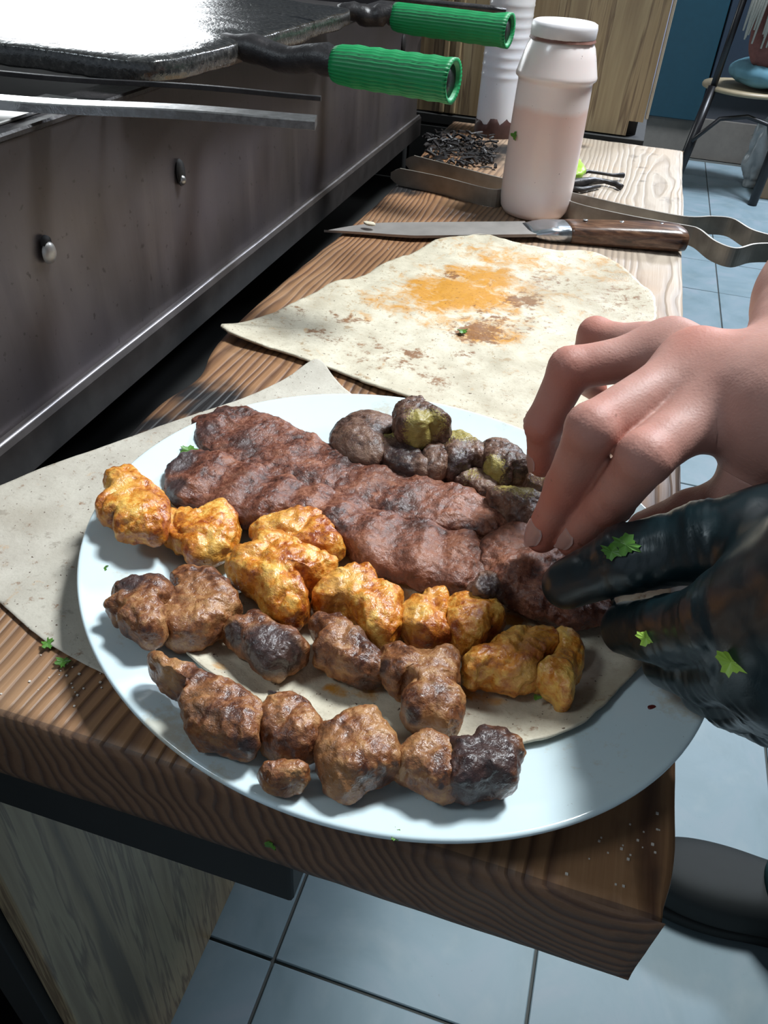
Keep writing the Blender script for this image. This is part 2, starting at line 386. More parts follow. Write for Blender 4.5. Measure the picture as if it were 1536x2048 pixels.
for a, b in (((-6.6, 5.10, .75), (-6.54, 5.16, 2.85)), ((-2.66, 5.10, .75), (-2.6, 5.16, 2.85)), ((-6.6, 5.10, 2.79), (-2.6, 5.16, 2.85)), ((-6.6, 5.10, .75), (-2.6, 5.16, .81))): box(bm, a, b)
structure(bm_obj('window_1', bm, plain('window_frame_paint', (.5, .5, .5), .4)))
bm = bmesh.new(); box(bm, (.085, 4.99, .19), (.352, 5.05, .93), .004, 1)
tp = bm_obj('wall_panel', bm, plain('teal_gloss_panel', (.008, .040, .058), .4)); tag(tp, 'dark teal panel on the back wall beside the chair', 'wall panel')
bm = bmesh.new(); box(bm, (.060, 4.97, .12), (.085, 5.05, 1.0), .003, 1); bm_obj('edge_strip', bm, plain('pale_edge_strip', (.30, .30, .38), .4), tp)
bm = bmesh.new(); box(bm, (.36, 5.0, .34), (1.4, 5.05, .95), .004, 1)
o = bm_obj('wall_panel', bm, plain('navy_gloss_panel', (.02, .03, .045), .35)); tag(o, 'near-black panel on the back wall behind the chair', 'wall panel')

# ------------------------------------------------------------------ the plank counter
def plank():
    zt, zb = 0.0, -.049
    L = lambda y: -.2535 + .006 * math.sin(y * 9) + (.010 * math.exp(-((y - .425) / .03) ** 2))
    nx, ny, nz = 60, 190, 8
    ys = np.linspace(.1455, 1.277, ny)
    V = []; F = []; nr = nx * 2 + nz * 2
    for j, y in enumerate(ys):
        xl = L(y); xr = .0775 + .0060 * min(1, (y - .1455) / .9) + .0008 * math.sin(y * 21) - .0045 * math.exp(-((y - .1455) / .016) ** 2)
        ring = []
        for i in range(nx): ring.append((xl + (xr - xl) * i / nx, zt))
        for i in range(nz): ring.append((xr, zt + (zb - zt) * i / nz))
        for i in range(nx): ring.append((xr + (xl - xr) * i / nx, zb))
        for i in range(nz): ring.append((xl, zb + (zt - zb) * i / nz))
        c = np.array([(xl + xr) / 2, (zt + zb) / 2])
        for (x, z) in ring:
            # round the four long edges
            ex = min(x - xl, xr - x); ez = min(zt - z, z - zb); rr = .004
            if ex < rr and ez < rr:
                q = np.array([rr - ex, rr - ez]); l = np.linalg.norm(q)
                if l > rr:
                    q = q / l * rr; x = (xl + rr - q[0]) if x < c[0] else (xr - rr + q[0]); z = (zt - rr + q[1]) if z > c[1] else (zb + rr - q[1])
            V.append((x, y, z))
    V = np.array(V)
    for j in range(ny - 1):
        for i in range(nr): F.append((j * nr + i, j * nr + (i + 1) % nr, (j + 1) * nr + (i + 1) % nr, (j + 1) * nr + i))
    # end caps as grids
    def cap(j, flip):
        base = len(V_all[0]); y = ys[j]; xl = V[j * nr:(j + 1) * nr, 0].min(); xr = V[j * nr:(j + 1) * nr, 0].max()
        g = []
        for b in range(nz + 1):
            for a in range(nx + 1):
                g.append((xl + (xr - xl) * a / nx, y + (-.0012 if flip else .0012) * (1 if 0 < a < nx and 0 < b < nz else 0), zb + (zt - zb) * b / nz))
        for b in range(nz):
            for a in range(nx):
                q = [base + b * (nx + 1) + a, base + b * (nx + 1) + a + 1, base + (b + 1) * (nx + 1) + a + 1, base + (b + 1) * (nx + 1) + a]
                F.append(tuple(q if flip else q[::-1]))
        V_all[0] = np.vstack([V_all[0], g])
    V_all = [V]; cap(0, True); cap(ny - 1, False); VV = V_all[0]
    VV[:, 2] += TOP
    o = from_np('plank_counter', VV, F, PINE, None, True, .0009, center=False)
    co = get_co(o); co = co - np.array([0, 0, TOP]); set_co(o, co); o.location = (0, 0, TOP)
    # tiny unevenness
    no = get_no(o); co = get_co(o) + no * (fbm(co, 40, 3) * .0006)[:, None]
    # chipped front corner
    chip = np.clip(1 - np.linalg.norm((co - np.array([.080, .1455, -.030])) / np.array([.012, .02, .045]), axis=1), 0, 1)
    co[:, 0] -= chip * .0025
    set_co(o, co)
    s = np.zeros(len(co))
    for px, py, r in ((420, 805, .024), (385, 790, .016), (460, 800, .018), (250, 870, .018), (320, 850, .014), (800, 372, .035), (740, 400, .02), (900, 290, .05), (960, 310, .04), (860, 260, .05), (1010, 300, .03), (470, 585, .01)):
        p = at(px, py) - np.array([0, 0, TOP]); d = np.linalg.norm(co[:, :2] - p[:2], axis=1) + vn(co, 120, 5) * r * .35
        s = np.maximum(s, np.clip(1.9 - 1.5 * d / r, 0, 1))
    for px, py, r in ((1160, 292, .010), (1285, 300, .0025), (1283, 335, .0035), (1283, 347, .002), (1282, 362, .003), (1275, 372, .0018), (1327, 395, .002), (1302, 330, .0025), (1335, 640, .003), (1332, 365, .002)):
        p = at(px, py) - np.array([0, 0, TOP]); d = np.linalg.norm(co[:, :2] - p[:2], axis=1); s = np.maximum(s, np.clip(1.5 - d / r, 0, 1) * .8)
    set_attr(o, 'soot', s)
    tag(o, 'thick rough-sawn pine plank that carries the white plate', 'counter')
    return o
PLANK = plank()
bm = bmesh.new(); box(bm, (-.497, .1465, TOP - .083), (-.066, .178, TOP - .049), .002, 2)
FRAME = bm_obj('steel_bracket', bm, APRON); tag(FRAME, 'black square steel tube bracket under the front end of the plank', 'bracket')

# ------------------------------------------------------------------ griddle cabinet on the left
GX = -.315
cab = empty('grill_cabinet', (-.6, .7, 0)); tag(cab, 'sooty sheet-steel grill cabinet along the left of the plank', 'grill')
def cab_panel():
    y0, y1 = -.35, 1.27; z0, z1 = TOP + .004, TOP + .157
    bm = bmesh.new()
    ny, nz = 130, 26
    holes = [(.548, .095, .0038, .0085), (1.162, .114, .005, .011)]
    g = [[bm.verts.new((GX + .0012 * math.sin(y0 * 3 + j * .09) * math.sin(k / nz * 3.1), y0 + (y1 - y0) * j / ny, z0 + (z1 - z0) * k / nz)) for k in range(nz + 1)] for j in range(ny + 1)]
    for j in range(ny):
        for k in range(nz):
            yc = y0 + (y1 - y0) * (j + .5) / ny; zc = z0 + (z1 - z0) * (k + .5) / nz
            bm.faces.new((g[j][k], g[j + 1][k], g[j + 1][k + 1], g[j][k + 1]))
    o = bm_obj('side_sheet', bm, PANEL, cab, True, loc=None)
    return o
cab_panel()
# folded lower lip
bm = bmesh.new()
prof = [(GX, TOP + .004), (GX + .006, TOP + .0035), (GX + .008, TOP + .0005), (GX + .0085, TOP - .024), (GX + .006, TOP - .026), (GX - .02, TOP - .026), (GX - .02, TOP + .004)]
ra = [bm.verts.new((x, -.35, z)) for x, z in prof]; rb = [bm.verts.new((x, 1.27, z)) for x, z in prof]
for k in range(len(prof)): bm.faces.new((ra[k], ra[(k + 1) % len(prof)], rb[(k + 1) % len(prof)], rb[k]))
bm.faces.new(ra); bm.faces.new(rb[::-1])
lip = bm_obj('lower_lip', bm, None, cab); lip.data.materials.append(plain('lip_steel', (.10, .088, .085), .30, .65, .45, 55))
bm = bmesh.new(); tube(bm, [(GX + .0042 + .0003 * math.sin(k * 1.7), -.35 + k * .054, TOP + .0030) for k in range(31)], .0016, 8); bm_obj('lip_highlight', bm, plain('lip_highlight_paint', (.42, .40, .42), .35, .8, .6, 70), cab, True)  # brighter bead added along the lip, painting its highlight line
# top rim flange and dark trough
bm = bmesh.new(); box(bm, (GX - .028, -.35, TOP + .154), (GX + .001, 1.27, TOP + .1585), .0012, 1); bm_obj('top_rim', bm, BLACK, cab)
bm = bmesh.new(); box(bm, (GX - .0325, .25, TOP + .1585), (GX - .010, .452, TOP + .1605), .0006, 1)
bm_obj('rim_glint', bm, STEEL, cab)['label'] = 'added bright strip painting the reflection on the rim'  # strip added where the rim only catches reflected light
bm = bmesh.new(); box(bm, (GX - .55, -.35, TOP + .02), (GX - .004, 1.27, TOP + .140), .002, 1); bm_obj('fire_tray', bm, plain('ash_steel', (.05, .045, .045), .5, .3, .5, 25), cab)
bm = bmesh.new(); box(bm, (GX - .55, -.35, TOP + .0), (GX - .53, 1.27, TOP + .158)); box(bm, (GX - .55, 1.25, TOP - .02), (GX - .001, 1.27, TOP + .157)); bm_obj('back_sheet', bm, PANEL, cab)
def fitting(name, px, py, ry, rz, mat, hole):
    p = at_x(px, py, GX + .0015); bm = bmesh.new(); n = 20
    if hole:   # a raised disc, its black colour painting the shade of a hole
        R1 = [bm.verts.new((p[0] + .0012, p[1] + ry * math.cos(a), p[2] + rz * math.sin(a))) for a in [2 * math.pi * k / n for k in range(n)]]
        R2 = [bm.verts.new((p[0] - .0008, p[1] + ry * 1.15 * math.cos(a), p[2] + rz * 1.15 * math.sin(a))) for a in [2 * math.pi * k / n for k in range(n)]]
        for k in range(n): bm.faces.new((R1[k], R1[(k + 1) % n], R2[(k + 1) % n], R2[k]))
        bm.faces.new(R1)
    else:
        rings = [[bm.verts.new((p[0] + .0035 * math.cos(u), p[1] + ry * max(math.sin(u), .02) * math.cos(a), p[2] + rz * max(math.sin(u), .02) * math.sin(a))) for a in [2 * math.pi * k / n for k in range(n)]] for u in (0, .4, .8, 1.2, 1.57)]
        for a_, b_ in zip(rings, rings[1:]):
            for k in range(n): bm.faces.new((a_[k], a_[(k + 1) % n], b_[(k + 1) % n], b_[k]))
    return bm_obj(name, bm, mat, cab, True)
HOLEM = plain('hole_black', (.006, .005, .005), .7)
fitting('slot_hole', 362, 345, .0045, .0085, HOLEM, True)
fitting('slot_hole', 808, 88, .006, .010, HOLEM, True)
fitting('slot_bolt', 363, 360, .0034, .0040, STEEL, False)
fitting('rivet', 97, 505, .0058, .0068, plain('bare_rivet', (.5, .48, .45), .4, .6), False)
fitting('rivet_hole', 92, 484, .0035, .0035, HOLEM, True)
# cabinet body and legs below
bm = bmesh.new(); box(bm, (-.86, -.35, .10), (-.60, 1.27, TOP - .0), .002, 1); bm_obj('carcass', bm, BLACK, cab)
# olive laminate panel below the plank
def lower_panel():
    p = at_x(78, 1870, -.290); y0 = at_x(155, 2048, -.290)[1]
    bm = bmesh.new(); box(bm, (-.308, y0, .0), (-.290, 1.24, TOP - .114), .001, 1)
    o = bm_obj('side_panel', bm, LAMG); tag(o, 'grey-olive wood laminate panel standing on the floor under the plank', 'panel')
    bm = bmesh.new(); box(bm, (-.345, y0 - .01, .0), (-.309, y0 + .03, TOP - .09), .001, 1)
    bm_obj('corner_post', bm, APRON, cab)
    bm = bmesh.new(); box(bm, (-.44, y0 - .075, .0), (-.422, y0 - .005, TOP - .3), .001, 1)
    o = bm_obj('wood_offcut', bm, LAMG); tag(o, 'narrow wood-laminate board in the bottom left corner behind the black post', 'board')
    bm = bmesh.new(); box(bm, (-.50, y0 - .2, .0), (-.346, 1.2, .06), .002, 1); bm_obj('plinth', bm, APRON, cab)
lower_panel()
bm = bmesh.new(); box(bm, (-.60, .20, .0), (-.50, 1.20, TOP - .09), .002, 1); bm_obj('inner_wall', bm, APRON, cab)

bm = bmesh.new(); box(bm, (-.49, .20, TOP - .112), (-.246, 1.29, TOP - .092), .002, 1); bm_obj('gap_shade_sheet', bm, plain('gap_shade_black', (.006, .006, .006), .8), cab)  # black sheet added so the open gap looks deep in shade
us = bmesh.new(); box(us, (-.288, .45, .55), (.0, 1.25, .57), .002, 1); us = bm_obj('under_shelf', us, plain('soot_black_board', (.008, .008, .008), .8)); tag(us, 'black shelf board under the plank', 'shelf')
# far cabinet beyond the plank (olive laminate)
fc = empty('wood_cabinet', (-.15, 1.5, 0)); tag(fc, 'tall olive-wood laminate cabinet standing just beyond the far end of the plank', 'cabinet')
bm = bmesh.new()
r = box(bm, (-.33, 1.298, TOP + .006), (.0185, 1.316, TOP + .75))
es = [e for e in bm.edges if all(abs(v.co.x - .0185) < 1e-4 for v in e.verts) and all(abs(v.co.z - (TOP + .006)) < 1e-4 for v in e.verts)]
bmesh.ops.bevel(bm, geom=es, offset=.020, segments=6, affect='EDGES')
bm_obj('front_panel', bm, LAM, fc)
bm = bmesh.new(); box(bm, (-.33, 1.318, TOP - .01), (.012, 1.80, TOP + .75), .002, 1); box(bm, (-.33, 1.292, TOP - .010), (.026, 1.80, TOP + .004), .001, 1); bm_obj('carcass', bm, APRON, fc)
bm = bmesh.new(); box(bm, (-.33, 1.292, .0), (.0, 1.80, TOP - .012), .002, 1); bm_obj('base', bm, APRON, fc)
bm = bmesh.new(); box(bm, (-.80, 1.275, 0), (-.332, 1.90, TOP - .03), .002, 1); bm_obj('side_filler', bm, plain('gap_shade_filler', (.008, .008, .008), .8), fc)  # black block added so the gap past the grill looks shaded
bm = bmesh.new(); box(bm, (.0200, 1.300, TOP + .03), (.0245, 1.312, TOP + .75), .001, 1); bm_obj('lit_edge', bm, plain('lit_edge_paint', (.36, .31, .24), .4), fc)  # pale strip paints the light on the panel's side edge
for x in (-.287, -.270):
    bm = bmesh.new(); box(bm, (x, 1.292, TOP + .006), (x + .009, 1.299, TOP + .75), .002, 2); bm_obj('vertical_batten', bm, LAM, fc)

# ------------------------------------------------------------------ griddle tray with green grips
tr = empty('griddle_tray', (-.45, .66, TOP + .165)); tag(tr, 'black greasy griddle tray with two green handles on top of the grill', 'griddle tray')
c0 = at(300, 118, .18); c1 = at(700, 13, .18)
def tray_top():
    X1 = c0[0] + .004; X0 = -.80; Y0 = c0[1]; Y1 = c1[1] + .015
    o_ = chaikin(np.array([(X0, Y0 + .012), (X0 + .2, Y0 + .008), (X1 - .09, Y0 + .003), (X1 - .02, Y0), (X1, Y0 + .012), (X1 + .008, Y0 + .10), (X1 + .010, Y1 - .1), (X1 + .012, Y1 - .012), (X1 - .012, Y1), (X0, Y1)]), 2)
    B = resample(o_, 260)
    V, F = loft(B, TOP + .1715, .017, 14, 9.0, 1.0)
    o = from_np('plate', V, F, TRAY, tr, True, 2e-5)
    co = get_co(o); no = get_no(o); co += no * (fbm(co, 60, 9) * .0011 + fbm(co, 18, 4) * .0016)[:, None]; set_co(o, co)
tray_top()
GRIP = NT('green_rubber_grip')
_n = GRIP.noise(30, 3); _c = GRIP.mix(_n, (.003, .20, .055), (.006, .27, .085)); _s = GRIP.ramp(GRIP.noise(1.0, 4, .6, GRIP.map((30, 90, 90))), [(.52, 0.0), (.75, 1.0)])
GRIP = GRIP.out(GRIP.mix(GRIP.math('MULTIPLY', _s, .55), _c, (.010, .10, .035)), .5, 0, GRIP.bump(_n, .2, .0006))
def handle(a, b, c, ra, rg, hz):
    A = at(*a, hz); B = at(*b, hz); C = at(*c, hz); bm = bmesh.new(); n = 24
    pts = [A + (B - A) * t + np.array([0, 0, .002 * math.sin(t * 9)]) for t in np.linspace(-.08, 1.08, 14)]
    tube(bm, pts, [ra * (1 + .14 * random.uniform(-1, 1)) for _ in pts], 14, 1.0, .8); arm = bm_obj('handle_arm', bm, BLACK, tr, True)
    bm = bmesh.new(); D = Vector(C - B); L = D.length; D.normalize(); s = D.cross(Vector((0, 0, 1))).normalized(); u = s.cross(D)
    rings = []; NR = 22; nn = 96
    for i in range(NR + 1):
        t = i / NR; p = Vector(B) + D * L * t; rr = rg * (.86 + .14 * min(1, t * 9)) * (1 + .05 * t)
        rings.append([bm.verts.new(p + (s * math.cos(2 * math.pi * k / nn) + u * math.sin(2 * math.pi * k / nn) * .92) * (rr + (.0003 if k % 3 else -.0005) + .0004 * math.sin(t * 40))) for k in range(nn)])
    inner = [bm.verts.new(Vector(C) - D * .001 + (s * math.cos(2 * math.pi * k / nn) + u * math.sin(2 * math.pi * k / nn) * .92) * rg * .84) for k in range(nn)]
    deep = [bm.verts.new(Vector(C) - D * .014 + (s * math.cos(2 * math.pi * k / nn) + u * math.sin(2 * math.pi * k / nn) * .92) * rg * .80) for k in range(nn)]
    rings += [inner, deep]
    for a_, b_ in zip(rings, rings[1:]):
        for k in range(nn): bm.faces.new((a_[k], a_[(k + 1) % nn], b_[(k + 1) % nn], b_[k]))
    bm.faces.new(rings[0]); bm.faces.new(deep)
    core = bmesh.new(); tube(core, [Vector(C) - D * .013, Vector(C) - D * .003], rg * .79, 24, 1, .92); bm_obj('grip_shade_disc', core, BLACK, tr, True)  # black disc added for the shade inside the grip
    bm_obj('grip', bm, GRIP, tr, True)['label'] = 'ribbed green rubber grip'
handle((470, 98), (672, 128), (908, 163), .0125, .0140, .172)
handle((688, 26), (790, 33), (1020, 62), .0115, .0148, .172)

# skewers lying across the rim
def skewer(a, b, h, hw, ht, label, mat, tipc=False):
    A = at(*a, h); B = at(*b, h); d = (B - A) / np.linalg.norm(B - A); A = A - d * .25
    s = np.array([-d[1], d[0], 0]); bm = bmesh.new()
    rings = []
    for t in np.linspace(0, 1, 40):
        p = A + (B - A) * t + np.array([0, 0, .0006 * math.sin(t * 17)])
        rings.append([bm.verts.new(p + s * x * hw + np.array([0, 0, z * ht])) for x, z in ((-1, -.8), (-.8, -1), (.8, -1), (1, -.8), (1, .8), (.8, 1), (-.8, 1), (-1, .8))])
    for r1, r2 in zip(rings, rings[1:]):
        for k in range(8): bm.faces.new((r1[k], r1[(k + 1) % 8], r2[(k + 1) % 8], r2[k]))
    bm.faces.new(rings[0]); bm.faces.new(rings[-1][::-1])
    o = bm_obj('skewer', bm, mat); tag(o, label, 'skewer'); return o
SK = NT('burnt_skewer_steel'); _x, _, _ = SK.xyz(); _n = SK.noise(220, 4, .6)
_k = SK.ramp(SK.math('ADD', SK.math('MULTIPLY', _x, 5.0), SK.math('MULTIPLY', _n, .5)), [(.55, 0.0), (.95, 1.0)])
SK = SK.out(SK.mix(_k, (.52, .52, .52), SK.mix(_n, (.03, .025, .02), (.30, .30, .30))), SK.math('ADD', .16, SK.math('MULTIPLY', _k, .25)), .9, SK.bump(_n, .25, .0008))
skewer((0, 203), (632, 243), .1665, .0082, .0026, 'broad flat steel skewer with a bright top and burnt square end across the rim', SK)
skewer((0, 146), (642, 195), .1685, .0016, .0014, 'thin round black skewer lying behind the broad flat one', BLACK)
def rod():
    bm = bmesh.new(); A = at(780, -4, .20); B = at(1012, 21, .20); tube(bm, [A - (B - A) * .8, A, A + (B - A) * .5, B - (B - A) * .1, B], [.0035, .0034, .0036, .0042, .002], 10, 1, .6)
    o = bm_obj('skewer', bm, BLACK, None, True); tag(o, 'dark metal rod sticking out above the far green handle', 'skewer')
rod()

# ------------------------------------------------------------------ plate
PC = np.array([-.12385584 * .54, .524925 * .54]); PC = None
_P = [(150,1180),(165,1080),(200,1000),(300,895),(430,835),(640,800),(800,800),(950,830),(1050,860),(1400,1405),(1370,1500),(1240,1610),(1100,1670),(950,1700),(800,1695),(600,1640),(450,1560),(300,1440),(200,1320)]
_Q = np.array([at(*p, .020)[:2] for p in _P]); _m = _Q.mean(0); _x, _y = (_Q - _m).T
_s = np.linalg.lstsq(np.c_[_x * _x, _x * _y, _y * _y, _x, _y], np.ones(len(_x)), rcond=None)[0]
_M = np.array([[_s[0], _s[1] / 2], [_s[1] / 2, _s[2]]]); _c = -np.linalg.solve(_M, _s[3:] / 2); _k = 1 + _c @ _M @ _c
_w, _v = np.linalg.eigh(_M / _k); PC = _c + _m; PA, PB = 1 / np.sqrt(_w); PROT = math.atan2(_v[1, 0], _v[0, 0])
def prho(x, y):
    dx = x - PC[0]; dy = y - PC[1]; u = dx * math.cos(PROT) + dy * math.sin(PROT); v = -dx * math.sin(PROT) + dy * math.cos(PROT)
    return np.sqrt((u / PA) ** 2 + (v / PB) ** 2)
PROF = [(0, .0055), (.55, .0056), (.66, .0066), (.74, .0105), (.80, .0140), (.90, .0172), (.965, .0198), (.985, .0208), (1.0, .0200)]
def plate_h(x, y): return np.interp(prho(x, y), [p[0] for p in PROF], [p[1] for p in PROF])
def make_plate():
    bm = bmesh.new()
    pr = [(0, .0055)] + [(r, float(np.interp(r, [p[0] for p in PROF], [p[1] for p in PROF]))) for r in np.linspace(.1, .985, 40)] + [(.993, .0211), (.999, .0205), (1.0, .0192), (.996, .0178), (.97, .0160), (.9, .0128), (.8, .0092), (.70, .0055), (.64, .0022), (.62, .0012), (.60, .0012), (.58, .0028), (0, .0030)]
    lathe(bm, pr, 180, (0, 0, 0), PA, PB, PROT)
    o = bm_obj('dinner_plate', bm, None, None, True, loc=(PC[0], PC[1], TOP + .0012))
    t = NT('white_glazed_porcelain'); st = t.attr('stain'); n = t.noise(260, 4, .7); n2 = t.noise(60, 3)
    k = t.ramp(t.math('ADD', st, t.math('MULTIPLY', t.math('SUBTRACT', n, .5), 1.3)), [(.30, 0.0), (.75, 1.0)])
    c = t.mix(n2, (.62, .74, .78), (.66, .77, .80)); c = t.mix(t.math('MULTIPLY', k, .55), c, t.mix(n2, (.50, .33, .16), (.48, .42, .26)))
    sp = t.ramp(t.noise(700, 2), [(.76, 0.0), (.775, 1.0)]); c = t.mix(t.math('MULTIPLY', sp, .5), c, (.12, .06, .04))
    o.data.materials.append(t.out(c, .16, 0.0, None, Coat_Weight=.5, Coat_Roughness=.06, IOR=1.5))
    co = get_co(o) + np.array(o.location); s = np.zeros(len(co))
    for px, py, r, v in ((325, 1475, .010, .8), (350, 1500, .010, .7), (340, 1430, .006, .5), (435, 1565, .006, .75), (250, 1412, .005, .5), (285, 1418, .004, .5), (240, 1290, .004, .4), (225, 1010, .004, .4), (765, 820, .008, .6), (1375, 1400, .012, .7), (1010, 860, .008, .4), (245, 1150, .005, .5), (900, 820, .02, .35), (700, 1640, .005, .3), (1180, 1500, .02, .25)):
        p = at(px, py, .018); d = np.linalg.norm(co - p, axis=1); s = np.maximum(s, v * np.clip(1.6 - d / r, 0, 1))
    set_attr(o, 'stain', s)
    tag(o, 'large white porcelain plate heaped with grilled meat', 'plate'); return o
PLATE = make_plate()

# ------------------------------------------------------------------ thin sheets: breads and paper
def sheet(name, outline, hfn, thick, mat, label, cat, N=240, M=46, spots={}, ragged=.0012, h0=0.004, seed=1):
    B = np.array([at(px, py, h0)[:2] for px, py in outline]); B = resample(chaikin(B, 2), N)
    c3 = np.c_[B, np.zeros(N)]; cen = B.mean(0); dirv = B - cen; dirv /= np.linalg.norm(dirv, axis=1)[:, None]
    B = B + dirv * (fbm(c3, 60, seed) * ragged * 1.3 + vn(c3, 300, seed) * ragged * .5)[:, None]
    m, u, L = spine_of(B); S = m + np.outer(np.clip((B - m) @ u, -L, L), u)
    V = []; K = list(np.linspace(0, 1, M + 1))
    for s in K: XY = S + (B - S) * s; V.append(np.c_[XY, hfn(XY[:, 0], XY[:, 1], s) + thick])
    V.append(np.c_[S + (B - S) * 1.0015, hfn((S + (B - S))[:, 0], (S + (B - S))[:, 1], 1.0) + thick * .4])
    for s in K[::-1]: XY = S + (B - S) * s; V.append(np.c_[XY, hfn(XY[:, 0], XY[:, 1], s)])
    V = np.vstack(V); V[:, 2] += TOP; R_ = len(V) // N
    F = [(k * N + i, k * N + (i + 1) % N, (k + 1) * N + (i + 1) % N, (k + 1) * N + i) for k in range(R_ - 1) for i in range(N)]
    o = from_np(name, V, F, mat, None, True, 3e-5)
    co = get_co(o) + wpos(o)
    for a in ('turmeric', 'brown', 'grease'):
        s = np.zeros(len(co))
        for px, py, rx, ry, v in spots.get(a, []):
            p = at(px, py, h0); q = at(px + rx, py, h0); q2 = at(px, py + ry, h0); r1 = np.linalg.norm(q - p); r2 = np.linalg.norm(q2 - p)
            d = np.sqrt(((co[:, 0] - p[0]) / r1) ** 2 + ((co[:, 1] - p[1]) / r2) ** 2) + fbm(co, 45, 8) * .45
            s = np.maximum(s, v * np.clip(1.5 - d, 0, 1))
        set_attr(o, a, s)
    tag(o, label, cat); return o
def und(amp, f, seed): return lambda x, y, s: amp * (1 + fbm(np.c_[x, y, np.zeros(len(x))], f, seed)) * .5
back_u = und(.005, 22, 3)
def edge_lift(fn, a): return lambda x, y, s: fn(x, y, s) + a * (s ** 6) * (.5 + .5 * vn(np.c_[x, y, 0 * x], 30, 11)) + .0006
sheet('lavash_bread', [(440,652),(452,668),(490,684),(560,702),(625,725),(690,748),(750,772),(800,792),(860,808),(950,845),(1050,890),(1150,930),(1230,900),(1290,830),(1318,760),(1300,700),(1312,640),(1308,605),(1285,572),(1245,538),(1195,508),(1150,502),(1105,510),(1055,496),(1005,484),(965,474),(925,480),(850,492),(790,528),(710,556),(610,600),(525,640),(470,655)],
      edge_lift(back_u, .004), .0016, LAV, 'oval lavash flatbread with a turmeric-oil stain behind the plate', 'bread',
      spots={'turmeric': [(930,590,110,42,1.0),(870,585,90,45,.75),(960,560,90,30,.85),(1020,520,120,22,.55),(800,610,80,22,.5),(900,640,90,25,.55),(970,670,60,18,.7),(1100,540,80,20,.4),(720,635,40,12,.35),(1060,600,120,40,.4),(1200,540,70,35,.35)],
             'brown': [(1040,603,35,16,.9),(955,665,50,18,.9),(905,552,22,8,.9),(825,705,40,10,.75),(750,690,50,8,.5),(860,760,40,14,.55),(700,640,60,9,.5),(600,625,30,8,.4),(650,670,70,9,.45),(1105,560,60,18,.4),(1270,690,12,8,.9),(1240,600,60,40,.35),(930,705,18,9,.6),(1000,640,80,20,.45),(800,720,90,20,.35)],
             'grease': [(1180,590,130,55,.8),(1230,560,80,35,.8),(1270,620,50,60,.7),(1000,780,150,60,.4)]}, seed=5, N=300, M=60)
def paper_h(x, y, s):
    h = .0003 + .0007 * (1 + fbm(np.c_[x, y, 0 * x], 16, 21)); d = np.clip((-.250 - x) / .06, 0, 1)
    p = at(640, 735); q = np.exp(-(((x - p[0]) ** 2 + (y - p[1]) ** 2) / .022 ** 2)) * .006
    inplate = np.clip((prho(x, y) - .9) / .12, 0, 1)
    return (h + q) * inplate + .0002 + d * .0015
sheet('paper_sheet', [(-60,1000),(0,978),(95,935),(232,886),(350,842),(480,802),(560,766),(622,735),(641,733),(670,765),(722,803),(800,880),(760,1000),(600,1180),(430,1330),(330,1392),(200,1346),(120,1305),(60,1262),(0,1206),(-60,1150)],
      paper_h, .0005, PAPER, 'grey-brown paper sheet under the left side of the plate', 'paper', seed=9, N=260, M=60, ragged=.0003, h0=.001,
      spots={'grease': [(60,1040,60,25,.5),(200,1230,30,60,.25)], 'brown': [(85,1200,6,4,.5)]})
def plbread_h(x, y, s): return plate_h(x, y) + .0018 + .0022 * (1 + fbm(np.c_[x, y, 0 * x], 38, 31)) * .5 + .0025 * s ** 8 * (vn(np.c_[x, y, 0 * x], 50, 2) * .5 + .5)
sheet('lavash_bread', [(335,1285),(385,1335),(450,1385),(540,1440),(640,1478),(760,1500),(900,1512),(1045,1506),(1147,1475),(1198,1432),(1240,1388),(1285,1340),(1310,1290),(1330,1230),(1320,1160),(1240,1120),(1100,1100),(900,1090),(740,1090),(600,1120),(480,1190),(380,1250)],
      plbread_h, .0018, LAVP, 'piece of lavash flatbread lying on the plate under the meat', 'bread', seed=14, N=260, M=50, h0=.011, ragged=.0007,
      spots={'turmeric': [(675,1380,22,10,.9),(730,1385,30,14,.6),(440,1340,20,10,.6),(450,1280,40,12,.5),(940,1385,60,10,.6),(1030,1240,50,10,.8),(830,1190,60,12,.5),(690,1345,30,8,.7)],
             'grease': [(900,1440,120,40,.3),(1200,1400,70,60,.8),(1280,1300,50,60,.6),(820,1460,60,40,.7)], 'brown': [(1070,1470,40,8,.4),(700,1440,20,6,.4)]})

